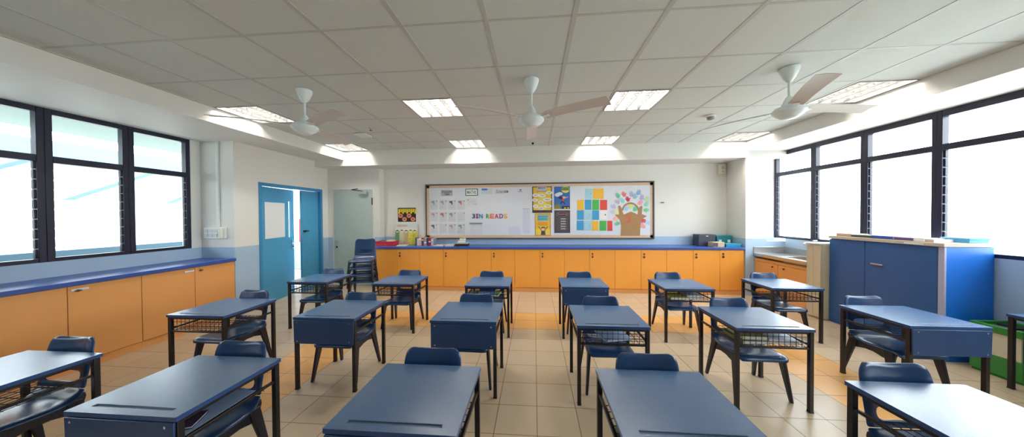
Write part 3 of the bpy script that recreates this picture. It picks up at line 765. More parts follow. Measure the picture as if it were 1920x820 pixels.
b = new(); b.lathe([(.046, -.02), (.042, -.05), (.02, -.06), (.005, -.061)], mat('grey_plastic', (150, 150, 152), .4), 24); b.build('sensor', t, 0, 2, True)
b = new(); b.lathe([(.022, 0), (.022, -.006), (.016, -.03), (.004, -.034)], mat('black_plastic', (24, 24, 26), .3), 18); o = b.build('ceiling_sensor', None, 0, 2, True); o.location = (-.017, 5.2, H); tag(o, 'small black dome sensor on the ceiling beyond the middle fan', 'sensor')

# --- wall fittings
t = thing('switch_panel', 'white wall switch panel beside the left windows', 'switch', (-4.795, 3.887, 1.27))
b = new(); b.box(-.175, .175, -.035, 0, -.085, .085, WHITEP); b.build('back_box', t, .006)
for i in range(3):
    for j in range(2):
        b = new(); b.box(-.15 + i * .075, -.095 + i * .075, -.043, -.034, -.06 + j * .065, -.01 + j * .065, mat('switch_grey', (196, 200, 202), .35)); b.build('switch', t, .003)
b = new(); b.box(.09, .16, -.045, -.034, -.07, .07, mat('ivory_plastic', (226, 222, 198), .4)); b.build('cover', t, .003)
b = new(); b.box(-4.765, -4.73, 3.862, 3.887, 1.355, 2.65, WHITEP); tag(b.build('cable_conduit', None, .003), 'white cable conduit rising from the switch panel', 'conduit')
t = thing('wall_sensor', 'beige box high on the back wall at the right corner', 'sensor', (3.76, 6.0, 2.40))
b = new(); b.box(-.06, .06, -.07, 0, -.1, .1, mat('ivory_plastic', (226, 222, 198), .4)); b.build('housing', t, .012, 3)
b = new(); b.disc(0, .03, .035, .035, -.0712, BEIGE); b.disc(0, -.05, .025, .02, -.0712, BEIGE); b.build('grille', t)
b = new(); x, z = W(1242, 380, 6.0); b.box(x - .03, x + .03, 5.985, 6.0, z - .008, z + .008, DARKSTEEL); tag(b.build('wall_hook', None, .003), 'small dark hook on the wall right of the notice board', 'hook')

# ================================================================== NOTICE BOARD
YN = 5.9708                       # face of the board
bx0, bz1 = W(797.5, 346, 5.965); bx1, bz0 = W(1227, 449.5, 5.965); _, bzr = W(1227, 340.5, 5.965)
bz1 = (bz1 + bzr) / 2 + .004; bz0 = 1.0
FR = mat('board_frame', (84, 72, 66), .5); BORD = mat('border_strip', (216, 188, 160), .7, .2, 60)
t = thing('notice_board', 'long white notice board with brown frame and patterned border on the back wall', 'notice board', ((bx0 + bx1) / 2, YB, (bz0 + bz1) / 2))
hw, hh = (bx1 - bx0) / 2, (bz1 - bz0) / 2
b = new(); b.box(-hw + .02, hw - .02, -.027, 0, -hh + .02, hh - .02, mat('board_paper', (218, 221, 228), .7, .03, 4)); b.build('panel', t)
b = new(); f = .026
for a in ((-hw, -hw + f, -hh, hh), (hw - f, hw, -hh, hh), (-hw + f, hw - f, -hh, -hh + f), (-hw + f, hw - f, hh - f, hh)): b.box(a[0], a[1], -.045, 0, a[2], a[3], FR)
b.build('frame', t, .004)
b = new(); e = .052
def wavy(x0, x1, z, s, horizontal=True):
    n = int(abs(x1 - x0) / .045); pts = []
    for i in range(n * 4 + 1):
        q = x0 + (x1 - x0) * i / (n * 4); pts.append((q, z + s * (e + .007 * abs(math.sin(i * PI / 4)))))
    poly = [(x0, z)] + pts + [(x1, z)]
    return poly if horizontal else [(p[1], p[0]) for p in poly]
wi, hi = hw - f, hh - f
for pl in (wavy(-wi, wi, hi, -1), wavy(-wi, wi, -hi, 1), wavy(-hi, hi, -wi, 1, False), wavy(-hi, hi, wi, -1, False)):
    b.prism(pl, 'y', -.0286, -.027, BORD)
b.build('border_trim', t)

def sheet(name, label, cat, x0, x1, z0, z1, m, group=None, art=(), y=YN, th=.002, texts=()):
    b = new(); b.box(x0, x1, y - th, y, z0, z1, m)
    for k, (kind, mm, a) in enumerate(art):
        yy = y - th - .0004 - .00012 * k
        if kind == 'r': b.rect(x0 + a[0] * (x1 - x0), x0 + a[1] * (x1 - x0), z0 + a[2] * (z1 - z0), z0 + a[3] * (z1 - z0), yy, mm)
        elif kind == 'd': b.disc(x0 + a[0] * (x1 - x0), z0 + a[1] * (z1 - z0), a[2] * (x1 - x0), a[3] * (z1 - z0), yy, mm)
        elif kind == 'p': b.flat([(x0 + p[0] * (x1 - x0), z0 + p[1] * (z1 - z0)) for p in a], yy, mm)
        elif kind == 't': text_geo(b, a[4], x0 + a[0] * (x1 - x0), x0 + a[1] * (x1 - x0), z0 + a[2] * (z1 - z0), z0 + a[3] * (z1 - z0), yy, mm, 0, a[5] if len(a) > 5 else 0)
    return tag(b.build(name, recalc=False), label, cat, group)
def PX(px0, py0, px1, py1, y=YN):
    x0, z1 = W(px0, py0, y); x1, z0 = W(px1, py1, y); return x0, x1, z0, z1
Z5 = lambda a, c, d, e: PX(780 + a * .1464, 335 + c * .1464, 780 + d * .1464, 335 + e * .1464)
Z6 = lambda a, c, d, e: PX(980 + a * .1463, 335 + c * .1463, 980 + d * .1463, 335 + e * .1463)
def ink(n, c): return col('ink_' + n, c, .7)
GREY, DGREY, BLK = ink('grey', (150, 152, 156)), ink('dgrey', (92, 92, 98)), ink('black', (34, 34, 38))
LGREY = ink('lgrey', (204, 206, 210)); RED, GRN, BLU, YEL = ink('red', (208, 66, 58)), ink('green', (64, 140, 84)), ink('blue', (58, 132, 206)), ink('yellow', (232, 196, 60))
g = 'headings along the top of the notice board'
sheet('heading_card', 'grey heading card reading English, at the upper left of the notice board', 'heading', *Z5(322, 150, 468, 222), ink('headgrey', (178, 180, 186)), g, [('t', DGREY, (.06, .94, .52, .92, 'ENGLISH')), ('t', DGREY, (.26, .74, .1, .42, 'TIME'))])
sheet('heading_card', 'green and white heading card reading Maths with a dark border', 'heading', *Z5(632, 132, 794, 220), ink('card_edge', (74, 96, 84)), g, [('r', PAPER, (.06, .94, .1, .9)), ('t', GRN, (.14, .86, .26, .74, 'MATHS'))])
sheet('heading_card', 'white heading card with a blue title strip, right of the Maths card', 'heading', *Z5(838, 128, 978, 200), ink('cardpale', (206, 212, 222)), g, [('r', BLU, (.02, .55, .68, .98)), ('r', LGREY, (.1, .9, .4, .52)), ('r', LGREY, (.1, .8, .16, .28))])
sheet('heading_card', 'white heading strip reading Science in thin grey and black letters', 'heading', *Z5(1015, 135, 1190, 195), ink('cardpale2', (214, 217, 224)), g, [('t', GREY, (.05, .66, .12, .88, 'Scien', .2)), ('t', BLK, (.67, .95, .2, .66, 'ce'))])
sheet('heading_card', 'small heading card with a dark dot, near the yellow poster', 'heading', *Z5(1300, 130, 1370, 185), ink('cardpale2', (214, 217, 224)), g, [('d', DGREY, (.55, .7, .16, .16)), ('r', GREY, (.1, .9, .25, .4))])
cols = [(182, 278), (298, 398), (412, 512), (528, 628)]; rows = [(270, 400), (425, 555), (575, 705)]
on, rn = ['first', 'second', 'third', 'fourth'], ['top', 'middle', 'bottom']
inks = [['g', 'p', 'd', 'r'], ['p', 'r', 'g', 'l'], ['d', 'l', 'p', 'g']]
IK = {'g': GREY, 'r': ink('softred', (196, 104, 106)), 'k': BLK, 'd': DGREY, 'l': LGREY, 'p': ink('pinkish', (190, 150, 156))}
WS = ink('worksheet', (206, 208, 212))
for i, rw in enumerate(rows):
    for j, cl in enumerate(cols):
        k = IK[inks[i][j]]; r = random.uniform
        art = [('d', k, (.30, .76, .16, .10)), ('r', k, (.38, .56, .58, .86)), ('r', DGREY if k == BLK else GREY, (.80, .95, .78, .9)), ('d', k, (.5, .55, .09, .05))]
        for q in range(4): art.append(('r', IK['l'] if q % 2 else GREY, (.1, .35 + r(.1, .5), .42 - q * .1, .435 - q * .1)))
        art.append(('r', PAPER, (.05, .95, .97, .99)))
        sheet('worksheet', '%s worksheet from the left in the %s row of the worksheet grid' % (on[j], rn[i]), 'worksheet', *Z5(cl[0], rw[0], cl[1], rw[1]), WS, 'worksheets in a grid on the notice board', art)
LT = [('3', 720, 757, 'purple', (62, 48, 124)), ('I', 768, 797, 'dark red', (150, 46, 84)), ('N', 805, 857, 'blue', (34, 142, 206)), ('R', 897, 940, 'green', (104, 176, 66)), ('E', 950, 1000, 'orange', (232, 98, 42)), ('A', 1008, 1060, 'red', (216, 58, 52)), ('D', 1068, 1117, 'violet', (128, 62, 140)), ('S', 1125, 1172, 'yellow', (244, 186, 56))]
for s, a, c, nm, rgb in LT:
    x0, x1, z0, z1 = Z5(a, 452, c, 511); b = new(); cm = col('letter_' + nm, rgb, .5); w_ = x1 - x0; h_ = z1 - z0
    if s == 'I': b.prism([(x0 + w_ * u, z0 + h_ * v) for u, v in ((0, 0), (1, 0), (1, .2), (.74, .2), (.74, .8), (1, .8), (1, 1), (0, 1), (0, .8), (.26, .8), (.26, .2), (0, .2))], 'y', YN - .007, YN - .0005, cm)
    else: text_geo(b, s, x0, x1, z0, z1, YN - .007, col('letter_' + nm, rgb, .5), .0065)
    tag(b.build('cutout_letter'), '%s cut-out %s %s pinned on the notice board' % (nm, 'number' if s == '3' else 'letter', s if s != 'I' else 'I between the 3 and the N'), 'letter', 'cut-out letters on the notice board')
x0, x1, z0, z1 = Z5(688, 566, 848, 580); b = new(); b.box(x0, x1, YN - .02, YN, z0, z1, col('grey_strip', (132, 132, 138), .4)); tag(b.build('strip_clip', None, .003), 'grey clip strip below the cut-out number and letters', 'clip')
sheet('paper_sheet', 'pale sheet hanging under the grey clip strip', 'paper', *Z5(695, 584, 850, 720), ink('fadedsheet', (212, 214, 222)), 'plain papers on the notice board', [('r', LGREY, (.1, .9, .7, .72)), ('r', LGREY, (.1, .8, .4, .42))])
sheet('paper_sheet', 'pale sketch sheet under the Maths heading card', 'paper', *Z5(645, 252, 790, 345), ink('fadedsheet2', (213, 215, 219)), 'plain papers on the notice board', [('d', GREY, (.15, .75, .06, .08)), ('r', GREY, (.3, .45, .5, .54)), ('d', LGREY, (.7, .6, .2, .12)), ('r', GREY, (.6, .9, .2, .24)), ('r', LGREY, (.2, .5, .2, .24))])
sheet('paper_sheet', 'tall pale list with a dark top edge, left of the yellow posters', 'paper', *Z5(1370, 385, 1460, 700), ink('list', (205, 209, 224)), 'plain papers on the notice board', [('r', GREY, (.0, 1, .985, 1))] + [('r', LGREY, (.1, .9, .9 - .09 * q, .91 - .09 * q)) for q in range(10)])
sheet('paper_sheet', 'pale blue-grey sheet low on the board beside the tall list', 'paper', *Z5(1190, 610, 1340, 720), ink('list2', (208, 212, 226)), 'plain papers on the notice board', [('r', LGREY, (.1, .9, .3 + .2 * q, .34 + .2 * q)) for q in range(3)])
# posters
YP, BRN, SKYB = ink('poster_yellow', (226, 192, 66)), ink('poster_brown', (98, 80, 84)), ink('poster_blue', (56, 104, 172))
art = [('r', YP, (.05, .95, .1, .97)), ('r', ink('pale_yellow', (232, 208, 112)), (.3, .7, .1, .97)), ('r', ink('poster_title', (190, 196, 214)), (.27, .72, .82, .99)), ('t', BRN, (.3, .69, .91, .97, 'BEST')), ('r', ink('tan', (200, 160, 90)), (.22, .78, .79, .83))]
for q, (cx, cz, rx, rz) in enumerate([(.18, .67, .17, .07), (.5, .65, .16, .06), (.85, .76, .16, .06), (.14, .49, .15, .06), (.76, .50, .22, .065), (.43, .40, .14, .06), (.17, .25, .14, .07), (.45, .17, .14, .06), (.78, .25, .19, .055)]):
    art += [('d', ink('bubble', (236, 234, 226)), (cx, cz, rx, rz)), ('r', DGREY if q % 3 else ink('softred', (196, 104, 106)), (cx - rx * .6, cx + rx * .6, cz + .002, cz + .018)), ('r', GREY, (cx - rx * .4, cx + rx * .4, cz - .03, cz - .016))]
art.append(('p', ink('dark_edge', (70, 58, 62)), [(0, 0), (1, 0), (1, .07), (.8, .04), (.6, .09), (.4, .05), (.2, .1), (0, .05)]))
sheet('poster', 'yellow poster of white speech bubbles with a brown border', 'poster', *Z6(122, 104, 378, 438), BRN, 'posters on the notice board', art, YN, .003)
art = [('d', ink('moon', (214, 214, 96)), (.72, .86, .26, .15)), ('p', ink('hill_green', (122, 150, 78)), [(.45, .9), (.6, .98), (.85, .98), (.98, .88), (.98, .82), (.45, .82)]), ('t', BRN, (.55, .9, .84, .92, 'READ')),
       ('d', ink('cloud_white', (222, 224, 226)), (.2, .63, .17, .08)), ('d', ink('cloud_white', (222, 224, 226)), (.36, .68, .18, .07)),
       ('p', BLK, [(.22, .5), (.38, .56), (.52, .52), (.56, .42), (.40, .44)]), ('d', ink('skin', (224, 184, 140)), (.62, .51, .09, .055)), ('p', ink('skin', (224, 184, 140)), [(.65, .46), (.88, .52), (.88, .55), (.63, .50)]), ('p', RED, [(.48, .45), (.60, .46), (.64, .34), (.52, .33)]), ('p', BLK, [(.53, .34), (.60, .34), (.70, .22), (.66, .2)]), ('p', BLK, [(.5, .36), (.55, .34), (.42, .22), (.38, .25)]),
       ('p', ink('olive_roof', (134, 132, 62)), [(0, 0), (.4, 0), (.38, .17), (.3, .26), (.24, .18), (.14, .24), (.08, .17), (0, .18)]), ('r', BLK, (.5, .98, .0, .12)), ('r', YEL, (.62, .74, .02, .07)), ('r', YEL, (.82, .94, .02, .07))]
sheet('poster', 'blue night sky poster with a small caped child flying under a yellow moon', 'poster', *Z6(403, 104, 607, 390), SKYB, 'posters on the notice board', art, YN, .003)
art = [('r', ink('poster_gold', (228, 186, 58)), (.05, .95, .03, .97)), ('r', ink('aqua', (112, 178, 190)), (.16, .85, .66, .93)), ('t', ink('aqua_dark', (66, 128, 150)), (.2, .8, .82, .9, 'BOOKS')), ('t', ink('aqua_dark', (66, 128, 150)), (.24, .76, .70, .78, 'ROCK')), ('r', ink('amber', (228, 152, 52)), (.18, .82, .46, .62)),
       ('p', ink('yellow2', (236, 206, 74)), [(.05, .03), (.95, .03), (.95, .3), (.05, .3)]), ('d', BRN, (.52, .33, .13, .075)), ('d', ink('skin', (224, 184, 140)), (.52, .29, .10, .055)), ('p', BRN, [(.37, .03), (.67, .03), (.64, .22), (.40, .22)]), ('p', BRN, [(.40, .22), (.46, .2), (.25, .42), (.2, .40)]), ('p', BRN, [(.58, .2), (.64, .22), (.82, .40), (.77, .42)])]
sheet('poster', 'yellow orange poster of a child with raised arms under a blue title', 'poster', *Z6(157, 448, 360, 732), ink('orange_edge', (196, 140, 60)), 'posters on the notice board', art, YN, .003)
art = [('d', ink('chalk', (120, 112, 112)), (.5, .82, .4, .11)), ('d', ink('board_black', (64, 56, 60)), (.5, .82, .36, .09)), ('t', ink('chalk_red', (198, 120, 104)), (.22, .8, .79, .86, 'Reading'))]
for q in range(5): art += [('d', ink('chalk', (120, 112, 112)), (.5, .62 - .11 * q, .36 - .03 * (q % 2), .05)), ('d', ink('board_black', (64, 56, 60)), (.5, .62 - .11 * q, .33 - .03 * (q % 2), .035)), ('r', ink('chalk_white', (220, 220, 220)), (.4, .72, .61 - .11 * q, .635 - .11 * q))]
sheet('poster', 'dark chalkboard style poster with white and red lettering', 'poster', *Z6(405, 408, 609, 698), ink('board_black2', (78, 68, 74)), 'posters on the notice board', art, YN, .003)
# coloured paper squares
cB, cL, cY, cG, cR, cW = ink('sq_blue', (66, 156, 206)), ink('sq_pale', (164, 208, 222)), ink('sq_yellow', (240, 186, 62)), ink('sq_green', (78, 178, 84)), ink('sq_red', (222, 78, 66)), PAPER
SQ = [(800, 130, 893, 260, cL, 'pale blue sheet in the topmost row'), (902, 130, 1038, 262, cY, 'wide yellow sheet in the topmost row'),
      (700, 275, 783, 402, cY, 'yellow sheet at the left of the second row'), (797, 272, 880, 400, cB, 'blue sheet in the second row beside the yellow one'), (890, 272, 978, 402, cG, 'green sheet in the second row left of the red one'), (992, 275, 1082, 402, cR, 'red sheet at the right of the second row'),
      (697, 408, 783, 528, cB, 'blue sheet at the left of the third row'), (790, 408, 883, 530, cL, 'pale blue sheet between two blue ones in the third row'), (890, 408, 978, 530, cB, 'blue sheet right of the pale one in the third row'), (992, 410, 1085, 530, cW, 'white sheet with a dark dot in the third row'),
      (693, 540, 782, 662, cB, 'blue sheet at the left of the bottom row'), (790, 540, 880, 665, cL, 'pale blue sheet in the bottom row'), (888, 542, 972, 668, cY, 'yellow sheet in the bottom row'), (985, 542, 1072, 670, cG, 'green sheet in the bottom row'), (1085, 542, 1150, 672, cR, 'narrow red sheet at the right of the bottom row')]
for a, c, d_, e_, m, lb in SQ:
    art = [('d', DGREY, (.72, .55, .1, .08)), ('d', RED, (.72, .55, .05, .04))] if m is PAPER else ([('r', PAPER, (.55, .85, .84, .86)), ('d', BLU, (.75, .5, .05, .04))] if m is cL else [('d', DGREY, (.8, .6, .03, .03))] if m is cB else [])
    sheet('coloured_sheet', lb + ' of coloured papers', 'paper', *Z6(a, c, d_, e_), m, 'coloured paper squares on the notice board', art)
# paper tree
t = thing('paper_tree', 'brown paper tree with a red number 3, surrounded by handprints', 'paper tree', (0, 0, 0))
KRAFT = col('kraft_paper', (170, 130, 88), .8, bump=.2, bscale=60)
def q6(a, c): return W(980 + a * .1463, 335 + c * .1463, YN)
pl = [(1255, 734), (1262, 600), (1245, 530), (1185, 462), (1236, 462), (1222, 352), (1246, 346), (1262, 368), (1272, 410), (1295, 462), (1330, 448), (1388, 424), (1442, 446), (1472, 462), (1480, 400), (1492, 372), (1515, 350), (1536, 356), (1526, 455), (1592, 482), (1528, 520), (1508, 590), (1502, 734)]
b = new(); b.prism([q6(*p) for p in pl], 'y', YN - .0028, YN - .0004, KRAFT)
outer = [(1380 + 112 * math.cos(PI * i / 16), 412 - 106 * math.sin(PI * i / 16)) for i in range(17)]; inner = [(1380 + 90 * math.cos(PI * i / 16), 412 - 84 * math.sin(PI * i / 16)) for i in range(17)]
b.prism([q6(*p) for p in outer + inner[::-1]], 'y', YN - .0026, YN - .0005, KRAFT); b.build('trunk', t)
b = new(); x0, z1 = q6(1315, 472); x1, z0 = q6(1388, 568); text_geo(b, '3', x0, x1, z0, z1, YN - .0036, ink('rust', (206, 100, 62))); b.build('numeral', t, recalc=False)
HP = [(1220, 222, 'green', (102, 196, 148), 'upper left'), (1296, 206, 'coral', (236, 132, 122), 'top, left of the centre'), (1346, 268, 'crimson', (204, 66, 92), 'just above the ring'), (1390, 205, 'lilac', (176, 170, 208), 'top centre'),
      (1436, 230, 'teal blue', (140, 190, 214), 'above the ring to the right'), (1482, 182, 'blue', (136, 170, 214), 'highest on the right'), (1522, 246, 'lavender', (186, 172, 216), 'upper right'), (1276, 286, 'aqua', (140, 206, 210), 'left of the ring top'),
      (1214, 302, 'grey lilac', (176, 176, 200), 'left, under the green one'), (1164, 362, 'pale violet', (190, 182, 218), 'far left'), (1158, 432, 'faint lilac', (206, 200, 226), 'far left, above the pink one'), (1584, 262, 'pale green', (182, 218, 158), 'far right, topmost'),
      (1580, 330, 'mint', (142, 206, 186), 'far right, under the pale green one'), (1578, 402, 'bright green', (120, 200, 146), 'far right, above the branch'), (1546, 538, 'red', (214, 74, 84), 'right of the trunk'), (1540, 602, 'rose', (236, 160, 156), 'right of the trunk, lowest'),
      (1604, 562, 'powder blue', (176, 204, 226), 'lowest at the far right'), (1216, 578, 'grass green', (112, 196, 140), 'lowest left of the trunk'), (1196, 514, 'pink', (240, 176, 160), 'left of the trunk under the branch'), (1212, 432, 'pale yellow', (228, 224, 150), 'by the left branch'),
      (1322, 386, 'light blue', (160, 204, 226), 'inside the ring at left'), (1376, 352, 'lime', (196, 216, 122), 'inside the ring at top'), (1436, 392, 'emerald', (98, 196, 130), 'inside the ring at right'), (1502, 312, 'salmon', (236, 156, 160), 'at the right shoulder of the ring')]
for i, (a, c, nm, rgb, where) in enumerate(HP):
    cx, cz = q6(a, c); ang = math.atan2(cz - q6(1380, 470)[1], cx - q6(1380, 470)[0]) + random.uniform(-.3, .3)
    m = ink('hand_' + nm.replace(' ', '_'), rgb); b = new(); s = .066; y = YN - (.0008 if i < 20 else .0006)
    def tr(u, v): return (cx + s * (u * math.sin(ang) + v * math.cos(ang)), cz + s * (-u * math.cos(ang) + v * math.sin(ang)))
    outl = [(-.35, -.7), (.35, -.7), (.5, -.35), (.95, .0), (1.0, .15), (.85, .18), (.5, .0), (.55, .75), (.46, .85), (.36, .75), (.28, .2), (.22, 1.0), (.12, 1.1), (.02, 1.0), (-.02, .2), (-.1, .95), (-.2, 1.03), (-.3, .93), (-.27, .15), (-.42, .65), (-.53, .68), (-.58, .58), (-.5, -.2)]
    b.prism([tr(*p) for p in outl], 'y', y - .0008 - .00002 * i, y - .0001, m)
    tag(b.build('paper_handprint'), '%s paper handprint %s around the paper tree' % (nm, where), 'handprint', 'paper handprints around the tree')
# poster on the wall left of the board
x0, x1, z0, z1 = PX(746, 390, 780, 416, 6.0); FL, OR1, OR2 = ink('flame', (240, 214, 40)), ink('ring1', (214, 116, 78)), ink('ring2', (150, 56, 40))
art = []
for q in range(9):
    u = .02 + q * .112; h1 = .55 + .1 * (q % 2); art.append(('p', FL, [(u, h1), (u + .05, h1 + .05), (u + .09, h1 + .0), (u + .1, .8), (u + .12, .95), (u + .06, .88), (u + .04, .99), (u + .02, .86)]))
for cx, cz in ((.15, .43), (.62, .43), (.37, .18), (.84, .18)): art += [('d', OR1, (cx, cz, .135, .16)), ('d', ink('ring3', (226, 150, 120)), (cx, cz, .10, .12)), ('d', OR2, (cx, cz, .05, .06))]
sheet('poster', 'black poster with yellow flames and orange rings, left of the notice board', 'poster', x0, x1, z0, z1, ink('poster_black', (40, 30, 32)), None, art, 6.0, .003)

# ================================================================== ON THE BACK WORKTOP
WT = .8825
# picture board
t = thing('picture_board', 'large yellow green picture board leaning upright on the back worktop', 'picture board', (-2.79, 5.93, WT + .0015))
b = new(); b.box(-.25, .25, -.012, 0, 0, .45, ink('board_pale', (222, 220, 210)))
yy = -.0125
b.rect(-.25, .25, 0, .30, yy, ink('meadow', (206, 196, 86))); b.rect(-.25, .25, .36, .45, yy, ink('pale_title', (206, 214, 208))); b.rect(-.2, .02, .39, .42, yy - .0003, ink('pink_title', (222, 160, 150)))
for i, (cx, c_) in enumerate(((-.20, (92, 140, 106)), (-.10, (206, 190, 170)), (.0, (190, 170, 130)), (.10, (222, 206, 100)), (.19, (204, 198, 60)))):
    m = ink('figure%d' % i, c_); y2 = yy - .0006 - .0002 * i
    b.disc(cx, .26, .045, .06, y2, m); b.flat([(cx - .06, 0), (cx + .06, 0), (cx + .045, .22), (cx - .045, .22)], y2, m)
    b.disc(cx - .015, .275, .012, .014, y2 - .0003, PAPER); b.disc(cx + .015, .275, .012, .014, y2 - .0003, PAPER)
    b.disc(cx, .31 if i % 2 else .30, .03, .012, y2 - .0004, BRN)
for q in range(22): b.disc(random.uniform(-.23, .23), random.uniform(.02, .22), .01, .012, yy - .0025, ink('dab%d' % (q % 3), [(226, 214, 60), (120, 130, 60), (190, 120, 96)][q % 3]), 8)
b.build('board', t, recalc=False); 
b = new(); b.prism([(-.012, 0), (.04, 0), (.0, .2)], 'x', -.03, .03, PAPER); st = b.build('prop', t); st.location = (0, .012, 0)
t.rotation_euler = (R(-4), 0, 0)
# red tray
t = thing('tray', 'red open tray at the left end of the back worktop', 'tray', (-3.12, 5.74, WT)); RP = col('red_plastic', (206, 34, 62), .35)
b = new(); x, y = .19, .13
b.box(-x, x, -y, y, 0, .006, RP)
for a in ((-x, -x + .006, -y, y), (x - .006, x, -y, y), (-x, x, -y, -y + .006), (-x, x, y - .006, y)): b.box(a[0], a[1], a[2], a[3], .004, .085, RP)
b.build('body', t, .003); b = new()
for a in ((-x - .008, -x + .006, -y - .008, y + .008), (x - .006, x + .008, -y - .008, y + .008), (-x, x, -y - .008, -y + .006), (-x, x, y - .006, y + .008)): b.box(a[0], a[1], a[2], a[3], .085, .094, RP)
b.build('rim', t, .003)
g = 'things in the red tray'
stackbox('book', 'green book lying in the red tray', 'book', -3.28, -3.10, 5.64, 5.84, WT + .0065, .075, col('tray_green', (130, 146, 84)), 0, g, PAPER)
stackbox('book', 'yellow book on the right of the red tray', 'book', -3.09, -2.96, 5.64, 5.83, WT + .0065, .11, col('tray_yellow', (226, 198, 120)), R(4), g, PAPER)
stackbox('booklet', 'flat pale yellow booklet lying before the picture board', 'booklet', -2.86, -2.66, 5.62, 5.8, WT, .012, col('pale_yellow_b', (226, 222, 180)), R(8), None, PAPER)
# upright books
g = 'upright books on the back worktop'; x = -2.49
def upright(label, x, w, h, dp, m, lean=0):
    t = thing('book', label, 'book', (x + w / 2, 5.80, WT), 0, g); t.rotation_euler = (0, R(lean), 0)
    b = new(); b.box(-w / 2, w / 2, -dp / 2, -dp / 2 + .004, 0, h, m); b.box(-w / 2, -w / 2 + .003, -dp / 2 + .004, dp / 2, 0, h, m); b.box(w / 2 - .003, w / 2, -dp / 2 + .004, dp / 2, 0, h, m); b.build('cover', t, .001)
    b = new(); b.box(-w / 2 + .003, w / 2 - .003, -dp / 2 + .004, dp / 2 - .006, .004, h - .004, PAPER); b.build('pages', t)
    if w > .044:
        q = .2 + (w * 977) % .5; b = new(); b.box(-w / 2 + .006, w / 2 - .006, -dp / 2 - .0008, -dp / 2, h * q, h * (q + .14), ink('bubble', (236, 234, 226))); b.build('spine_label', t)
for lb, w, h, c_, ln_ in (('dark grey book at the left of the upright row', .035, .165, (66, 70, 80), 0), ('white book second in the upright row', .04, .15, (212, 210, 206), 0), ('tall pink beige book in the upright row', .05, .22, (212, 178, 160), 0), ('dark brown book in the upright row', .045, .16, (86, 56, 50), 0), ('grey book in the middle of the upright row', .06, .165, (150, 146, 150), 0),
                          ('thin dark purple book in the upright row', .03, .165, (70, 46, 84), 0), ('thick maroon book in the upright row', .055, .165, (150, 34, 58), 0), ('pale grey book at the right of the upright row', .045, .15, (178, 182, 190), 0)):
    upright(lb + ' on the back worktop', x, w, h, .19, col('spine_' + lb[:9].replace(' ', '_') + str(c_[0]), c_, .5), ln_); x += w + .004
b = new(); b.box(x + .002, x + .01, 5.72, 5.88, WT, WT + .15, col('grey_blue', (126, 138, 150))); b.box(x - .05, x + .002, 5.72, 5.88, WT - .0, WT + .0015, col('grey_blue', (126, 138, 150))) if False else None
tag(b.build('bookend', None, .002), 'grey upright bookend at the right of the book row', 'bookend')
g = 'flat papers on the back worktop'
stackbox('paper_stack', 'pale pink paper stack lying right of the upright books', 'papers', -2.06, -1.86, 5.60, 5.82, WT, .014, col('pink_paper', (218, 200, 190)), R(-4), g, PAPER)
stackbox('paper_stack', 'grey white paper stack lying left of the black box', 'papers', -1.84, -1.65, 5.62, 5.84, WT, .022, col('grey_paper', (206, 206, 200)), R(5), g, PAPER)
t = thing('box', 'black shallow box with papers on the back worktop', 'box', (-1.49, 5.72, WT)); b = new(); BK = col('black_card', (38, 30, 34), .5); b.box(-.13, .13, -.1, .1, 0, .055, BK); b.build('body', t, .003)
b = new(); b.box(-.135, .135, -.105, .105, .045, .062, col('grey_card', (176, 176, 176))); b.build('lid', t, .003)
stackbox('booklet', 'cream booklets stacked on the black box', 'booklet', -1.57, -1.43, 5.65, 5.80, WT + .0655, .04, col('cream_card', (230, 216, 184)), R(6), 'papers on the black box', PAPER)
stackbox('notepad', 'green topped notepad on the cream booklets', 'notepad', -1.53, -1.43, 5.67, 5.79, WT + .106, .05, col('green_note', (170, 190, 130)), R(-5), 'papers on the black box', PAPER)
g = 'boxes at the right end of the back worktop'
t = thing('box', 'dark grey file box at the right end of the back worktop', 'box', (3.35, 5.84, WT), 0, g); DB = col('dark_box', (60, 62, 80), .5)
b = new(); b.box(-.155, .155, -.1, .1, 0, .20, DB); b.build('body', t, .005); b = new(); b.box(-.158, .158, -.103, .103, .17, .222, DB); b.build('lid', t, .005); b = new(); b.box(-.02, .02, -.106, -.102, .185, .2, STEEL); b.build('clasp', t)
t = thing('box', 'teal plastic box standing behind the cyan one on the back worktop', 'box', (3.70, 5.88, WT), 0, g); TB = col('teal_plastic', (22, 128, 140), .4)
b = new(); b.box(-.14, .14, -.09, .09, 0, .18, TB); b.build('body', t, .006); b = new(); b.box(-.146, .146, -.096, .096, .16, .20, TB); b.build('lid', t, .006); 
for sx in (-1, 1): b = new(); b.box(sx * .08 - .025, sx * .08 + .025, -.1, -.095, .06, .12, PAPER); b.build('label', t)
t = thing('box', 'small beige cardboard box before the dark grey box', 'box', (3.45, 5.63, WT), R(6), g); KB = col('cardboard', (196, 172, 142), .7); b = new(); b.box(-.11, .11, -.07, .07, 0, .09, KB); b.build('body', t, .003); b = new(); b.box(-.112, .112, -.02, .02, .0895, .0915, PAPER); b.build('tape', t); b = new(); b.box(-.112, -.02, -.074, -.0705, .01, .08, col('dark_label', (84, 70, 76))); b.build('label', t)
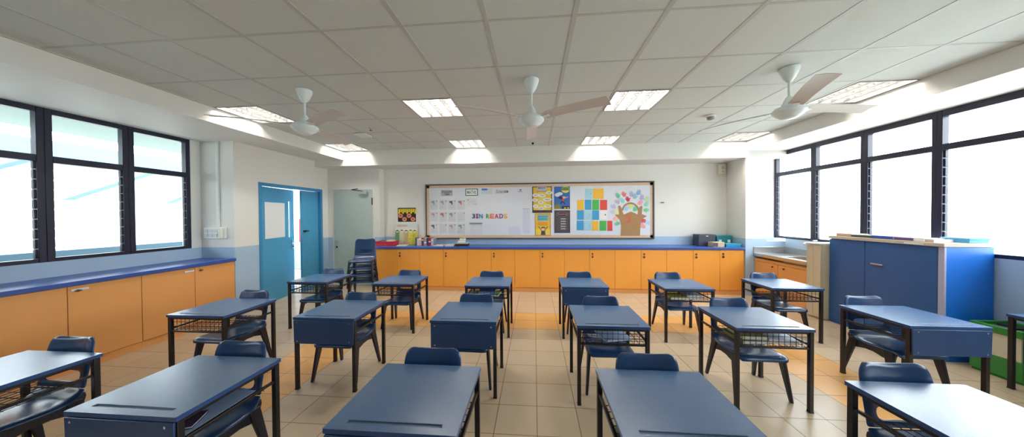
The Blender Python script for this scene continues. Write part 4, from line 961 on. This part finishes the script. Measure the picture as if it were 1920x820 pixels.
t = thing('tray', 'flat cyan lidded tray at the right end of the back worktop', 'tray', (3.72, 5.64, WT), R(-4), g); CB = col('cyan_plastic', (26, 160, 200), .35); b = new(); b.box(-.13, .13, -.09, .09, 0, .05, CB); b.build('body', t, .006); b = new(); b.box(-.138, .138, -.098, .098, .046, .062, col('cyan_lid', (70, 170, 190), .35)); b.build('lid', t, .006)

# ================================================================== LIGHT, CAMERA
w = bpy.data.worlds.new('sky'); bpy.context.scene.world = w; w.use_nodes = True
N = w.node_tree.nodes; L = w.node_tree.links; bg = N['Background']
bg.inputs['Color'].default_value = (.90, .96, 1.0, 1); bg.inputs['Strength'].default_value = SKY
def portal(name, X, y0, y1, z0, z1, sgn):
    l = bpy.data.lights.new(name, 'AREA'); l.shape = 'RECTANGLE'; l.size = z1 - z0; l.size_y = y1 - y0; l.cycles.is_portal = True
    o = bpy.data.objects.new(name, l); C.objects.link(o); o.location = (X, (y0 + y1) / 2, (z0 + z1) / 2); o.rotation_euler = (0, sgn * PI / 2, 0)
portal('portal_right', 4.75, -1.42, 5.72, 1.05, 2.65, 1)
portal('portal_left', -5.25, -1.72, 3.765, 1.05, 2.67, -1)

cam = bpy.data.cameras.new('camera'); co = bpy.data.objects.new('camera', cam); C.objects.link(co)
cam.sensor_fit = 'HORIZONTAL'; cam.sensor_width = 36; cam.lens = 36 * F / 1920; cam.clip_start = .02; cam.clip_end = 200
r, fw, up = (Vector(RM[0]), Vector(RM[1]), Vector(RM[2]))
M = Matrix(((r.x, up.x, -fw.x, 0), (r.y, up.y, -fw.y, 0), (r.z, up.z, -fw.z, CAMZ), (0, 0, 0, 1)))
co.matrix_world = M
sc = bpy.context.scene; sc.camera = co
sc.view_settings.view_transform = 'Standard'; sc.view_settings.look = 'None'; sc.view_settings.gamma = 1; sc.view_settings.use_curve_mapping = False
sc.view_settings.exposure = EXPOSURE
sc.cycles.max_bounces = 12; sc.cycles.diffuse_bounces = 6; sc.cycles.transparent_max_bounces = 24; sc.cycles.use_denoising = True
sc.cycles.sample_clamp_indirect = 8.0
